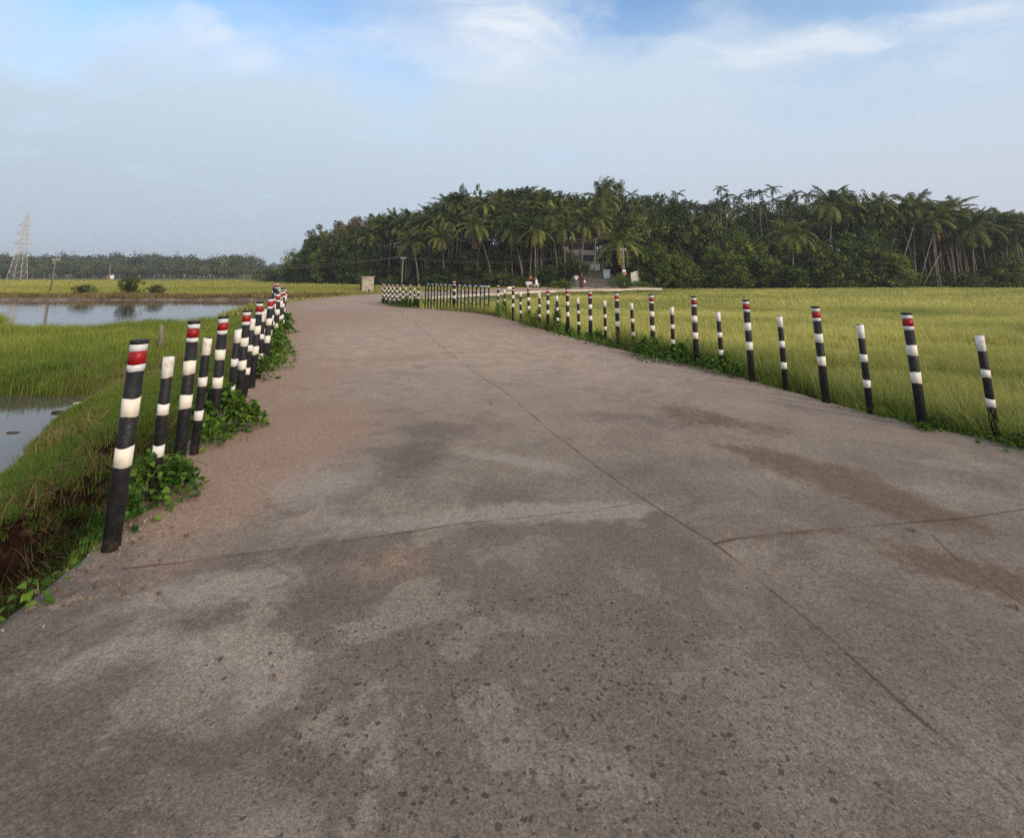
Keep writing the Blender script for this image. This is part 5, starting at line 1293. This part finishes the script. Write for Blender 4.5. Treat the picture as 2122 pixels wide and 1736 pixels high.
# ------------------------------------------------------------------ sky, sun, camera
CLOUD = (4.3, 4.6, 5.0); VEILC = (3.2, 3.8, 4.45); HAZEC = (2.5, 3.0, 3.55); HAZER = (3.1, 3.32, 3.75)
SUN_EL, SUN_AZ = R(21), R(134)          # azimuth clockwise from +y: behind the camera, to the right
W = bpy.data.worlds.new('World'); S.world = W; W.use_nodes = True; wn = W.node_tree.nodes; wl = W.node_tree.links
bgn = wn['Background']
skn = wn.new('ShaderNodeTexSky'); skn.sky_type = 'NISHITA'; skn.sun_disc = False; skn.sun_elevation = SUN_EL; skn.sun_rotation = SUN_AZ
skn.air_density = 1.3; skn.dust_density = .3; skn.ozone_density = 2.0; skn.altitude = 0
tc = wn.new('ShaderNodeTexCoord'); sx = wn.new('ShaderNodeSeparateXYZ'); wl.new(tc.outputs['Generated'], sx.inputs[0])
def wm(op, a, b=None, clamp=False):
    x = wn.new('ShaderNodeMath'); x.operation = op; x.use_clamp = clamp
    for i, k in enumerate((a, b)):
        if k is None: continue
        if isinstance(k, (int, float)): x.inputs[i].default_value = k
        else: wl.new(k, x.inputs[i])
    return x.outputs[0]
def wr(v, a, b, c=0, d=1):
    x = wn.new('ShaderNodeMapRange'); x.interpolation_type = 'SMOOTHSTEP'; wl.new(v, x.inputs[0])
    for i, k in enumerate((a, b, c, d)): x.inputs[i + 1].default_value = k
    return x.outputs[0]
den = wm('ADD', wm('MAXIMUM', sx.outputs[2], 0.0), .22)
cmb = wn.new('ShaderNodeCombineXYZ'); wl.new(wm('DIVIDE', sx.outputs[0], den), cmb.inputs[0]); wl.new(wm('DIVIDE', sx.outputs[1], den), cmb.inputs[1])
def wnoise(scale, det, rough, dist, sc=(1, 1, 1), rot=0, off=(0, 0, 0)):
    mp = wn.new('ShaderNodeMapping'); mp.inputs['Scale'].default_value = sc; mp.inputs['Rotation'].default_value = (0, 0, rot); mp.inputs['Location'].default_value = off; wl.new(cmb.outputs[0], mp.inputs['Vector'])
    x = wn.new('ShaderNodeTexNoise'); x.inputs['Scale'].default_value = scale; x.inputs['Detail'].default_value = det; x.inputs['Roughness'].default_value = rough; x.inputs['Distortion'].default_value = dist
    wl.new(mp.outputs[0], x.inputs['Vector']); return x.outputs['Fac']
def wmix(f, a, b):
    x = wn.new('ShaderNodeMix'); x.data_type = 'RGBA'
    for sock, k in ((x.inputs[0], f), (x.inputs[6], a), (x.inputs[7], b)):
        if isinstance(k, tuple): sock.default_value = (*k, 1)
        elif isinstance(k, (int, float)): sock.default_value = k
        else: wl.new(k, sock)
    return x.outputs[2]
veil = wnoise(.95, 6, .55, .5, (1, 1.3, 1), R(30), (2.3, 1.4, 0))
wisp = wnoise(2.3, 9, .60, .8, (.8, 1.9, 1), R(-38), (4.1, 2.2, 0))
el = sx.outputs[2]
dt = wn.new('ShaderNodeVectorMath'); dt.operation = 'DOT_PRODUCT'; wl.new(tc.outputs['Generated'], dt.inputs[0]); dt.inputs[1].default_value = (math.sin(SUN_AZ), math.cos(SUN_AZ), .2)
sunward = wr(dt.outputs['Value'], .30, 1.0)           # the half of the sky behind the camera glows warmer
# broad soft cloud bands, each an ellipse on the cloud layer, frayed by noise
frn = wn.new('ShaderNodeTexNoise'); frn.inputs['Scale'].default_value = 2.6; frn.inputs['Detail'].default_value = 7; frn.inputs['Roughness'].default_value = .6; wl.new(cmb.outputs[0], frn.inputs['Vector'])
fra = wn.new('ShaderNodeVectorMath'); fra.operation = 'MULTIPLY_ADD'; wl.new(frn.outputs['Color'], fra.inputs[0]); fra.inputs[1].default_value = (.55, .55, 0)
frs = wn.new('ShaderNodeVectorMath'); frs.operation = 'SUBTRACT'; wl.new(cmb.outputs[0], frs.inputs[0]); frs.inputs[1].default_value = (.275, .275, 0); wl.new(frs.outputs[0], fra.inputs[2])
def layer(u, v): d = ray(u, v).normalized(); return Vector((d.x / (d.z + .22), d.y / (d.z + .22), 0))
def band(u0, v0, u1, v1, w, amt, ext=1.25):
    a, b = layer(u0, v0), layer(u1, v1); c = (a + b) / 2; d = b - a
    mp = wn.new('ShaderNodeMapping'); mp.vector_type = 'TEXTURE'; mp.inputs['Location'].default_value = c; mp.inputs['Rotation'].default_value = (0, 0, math.atan2(d.y, d.x)); mp.inputs['Scale'].default_value = (d.length / 2 * ext + .12, w, 1)
    wl.new(fra.outputs[0], mp.inputs['Vector']); g = wn.new('ShaderNodeTexGradient'); g.gradient_type = 'SPHERICAL'; wl.new(mp.outputs[0], g.inputs[0])
    return wm('MULTIPLY', wr(g.outputs['Fac'], 0, .75), amt)
def total(L_):
    t_ = band(*L_[0])
    for l in L_[1:]: t_ = wm('ADD', t_, band(*l))
    return t_
bands = total([(880, -30, 1170, 70, .20, 1.0), (640, 70, 1190, 165, .16, .40), (1470, 120, 2030, 50, .15, .85), (460, 95, 610, 135, .12, .40), (220, 75, 560, 120, .18, .3), (1290, 90, 1430, 115, .10, .4), (1600, 205, 1840, 180, .12, .3), (1950, 120, 2150, 110, .2, .35)])
holes = total([(100, 15, 720, 15, .24, .5), (1210, 30, 1480, 40, .22, .6), (1620, 10, 1900, 5, .18, .5), (0, 120, 120, 130, .25, .35)])
vl = wm('MULTIPLY', wr(veil, .30, .66), .62)
vl = wm('ADD', vl, wr(el, .49, .24, .04, .75))    # the thin veil thickens lower down
vl = wm('SUBTRACT', wm('MINIMUM', vl, 1.0), holes, True)
vl = wm('MAXIMUM', vl, wr(el, .56, .82, 0, .85))      # unseen overhead veil, added to make the road light brighter and more neutral
cl = wm('MULTIPLY', bands, wr(wisp, .36, .66, .12, .95), True)
gain = wn.new('ShaderNodeVectorMath'); gain.operation = 'MULTIPLY'; wl.new(skn.outputs[0], gain.inputs[0]); gain.inputs[1].default_value = (1.0, 1.10, 1.22)
c0 = wmix(vl, gain.outputs[0], wmix(sunward, wmix(wr(el, .52, .75), VEILC, (4.7, 4.45, 4.2)), (8.4, 7.0, 5.8)))
c1 = wmix(cl, c0, wmix(sunward, CLOUD, (9.0, 7.8, 6.6)))
c2 = wmix(wr(el, .40, .02, 0, .85), c1, wmix(sunward, wmix(wr(sx.outputs[0], -.55, .75), HAZEC, HAZER), (9.5, 7.4, 5.4)))
wl.new(c2, bgn.inputs['Color']); bgn.inputs['Strength'].default_value = .10

sd = bpy.data.lights.new('sun', 'SUN'); sd.energy = 1.5; sd.angle = R(11); sd.color = (1, .80, .58)
so = bpy.data.objects.new('sun', sd); COL.objects.link(so)
dirv = Vector((math.sin(SUN_AZ) * math.cos(SUN_EL), math.cos(SUN_AZ) * math.cos(SUN_EL), math.sin(SUN_EL)))
so.rotation_euler = dirv.to_track_quat('Z', 'Y').to_euler()

cd = bpy.data.cameras.new('camera'); co = bpy.data.objects.new('camera', cd); COL.objects.link(co)
co.location = (0, 0, EYE); co.rotation_euler = (math.pi / 2 + PITCH, 0, 0)
cd.sensor_fit = 'HORIZONTAL'; cd.sensor_width = 36; cd.lens = FPX / PW * 36; cd.shift_y = -(PH / 2 - CY) / PW
cd.clip_start = .05; cd.clip_end = 6000
S.camera = co
S.view_settings.view_transform = 'Standard'; S.view_settings.look = 'None'; S.view_settings.exposure = .97; S.view_settings.gamma = 1
S.cycles.volume_bounces = 0; S.cycles.max_bounces = 6; S.cycles.diffuse_bounces = 3; S.cycles.transmission_bounces = 3; S.cycles.use_denoising = False
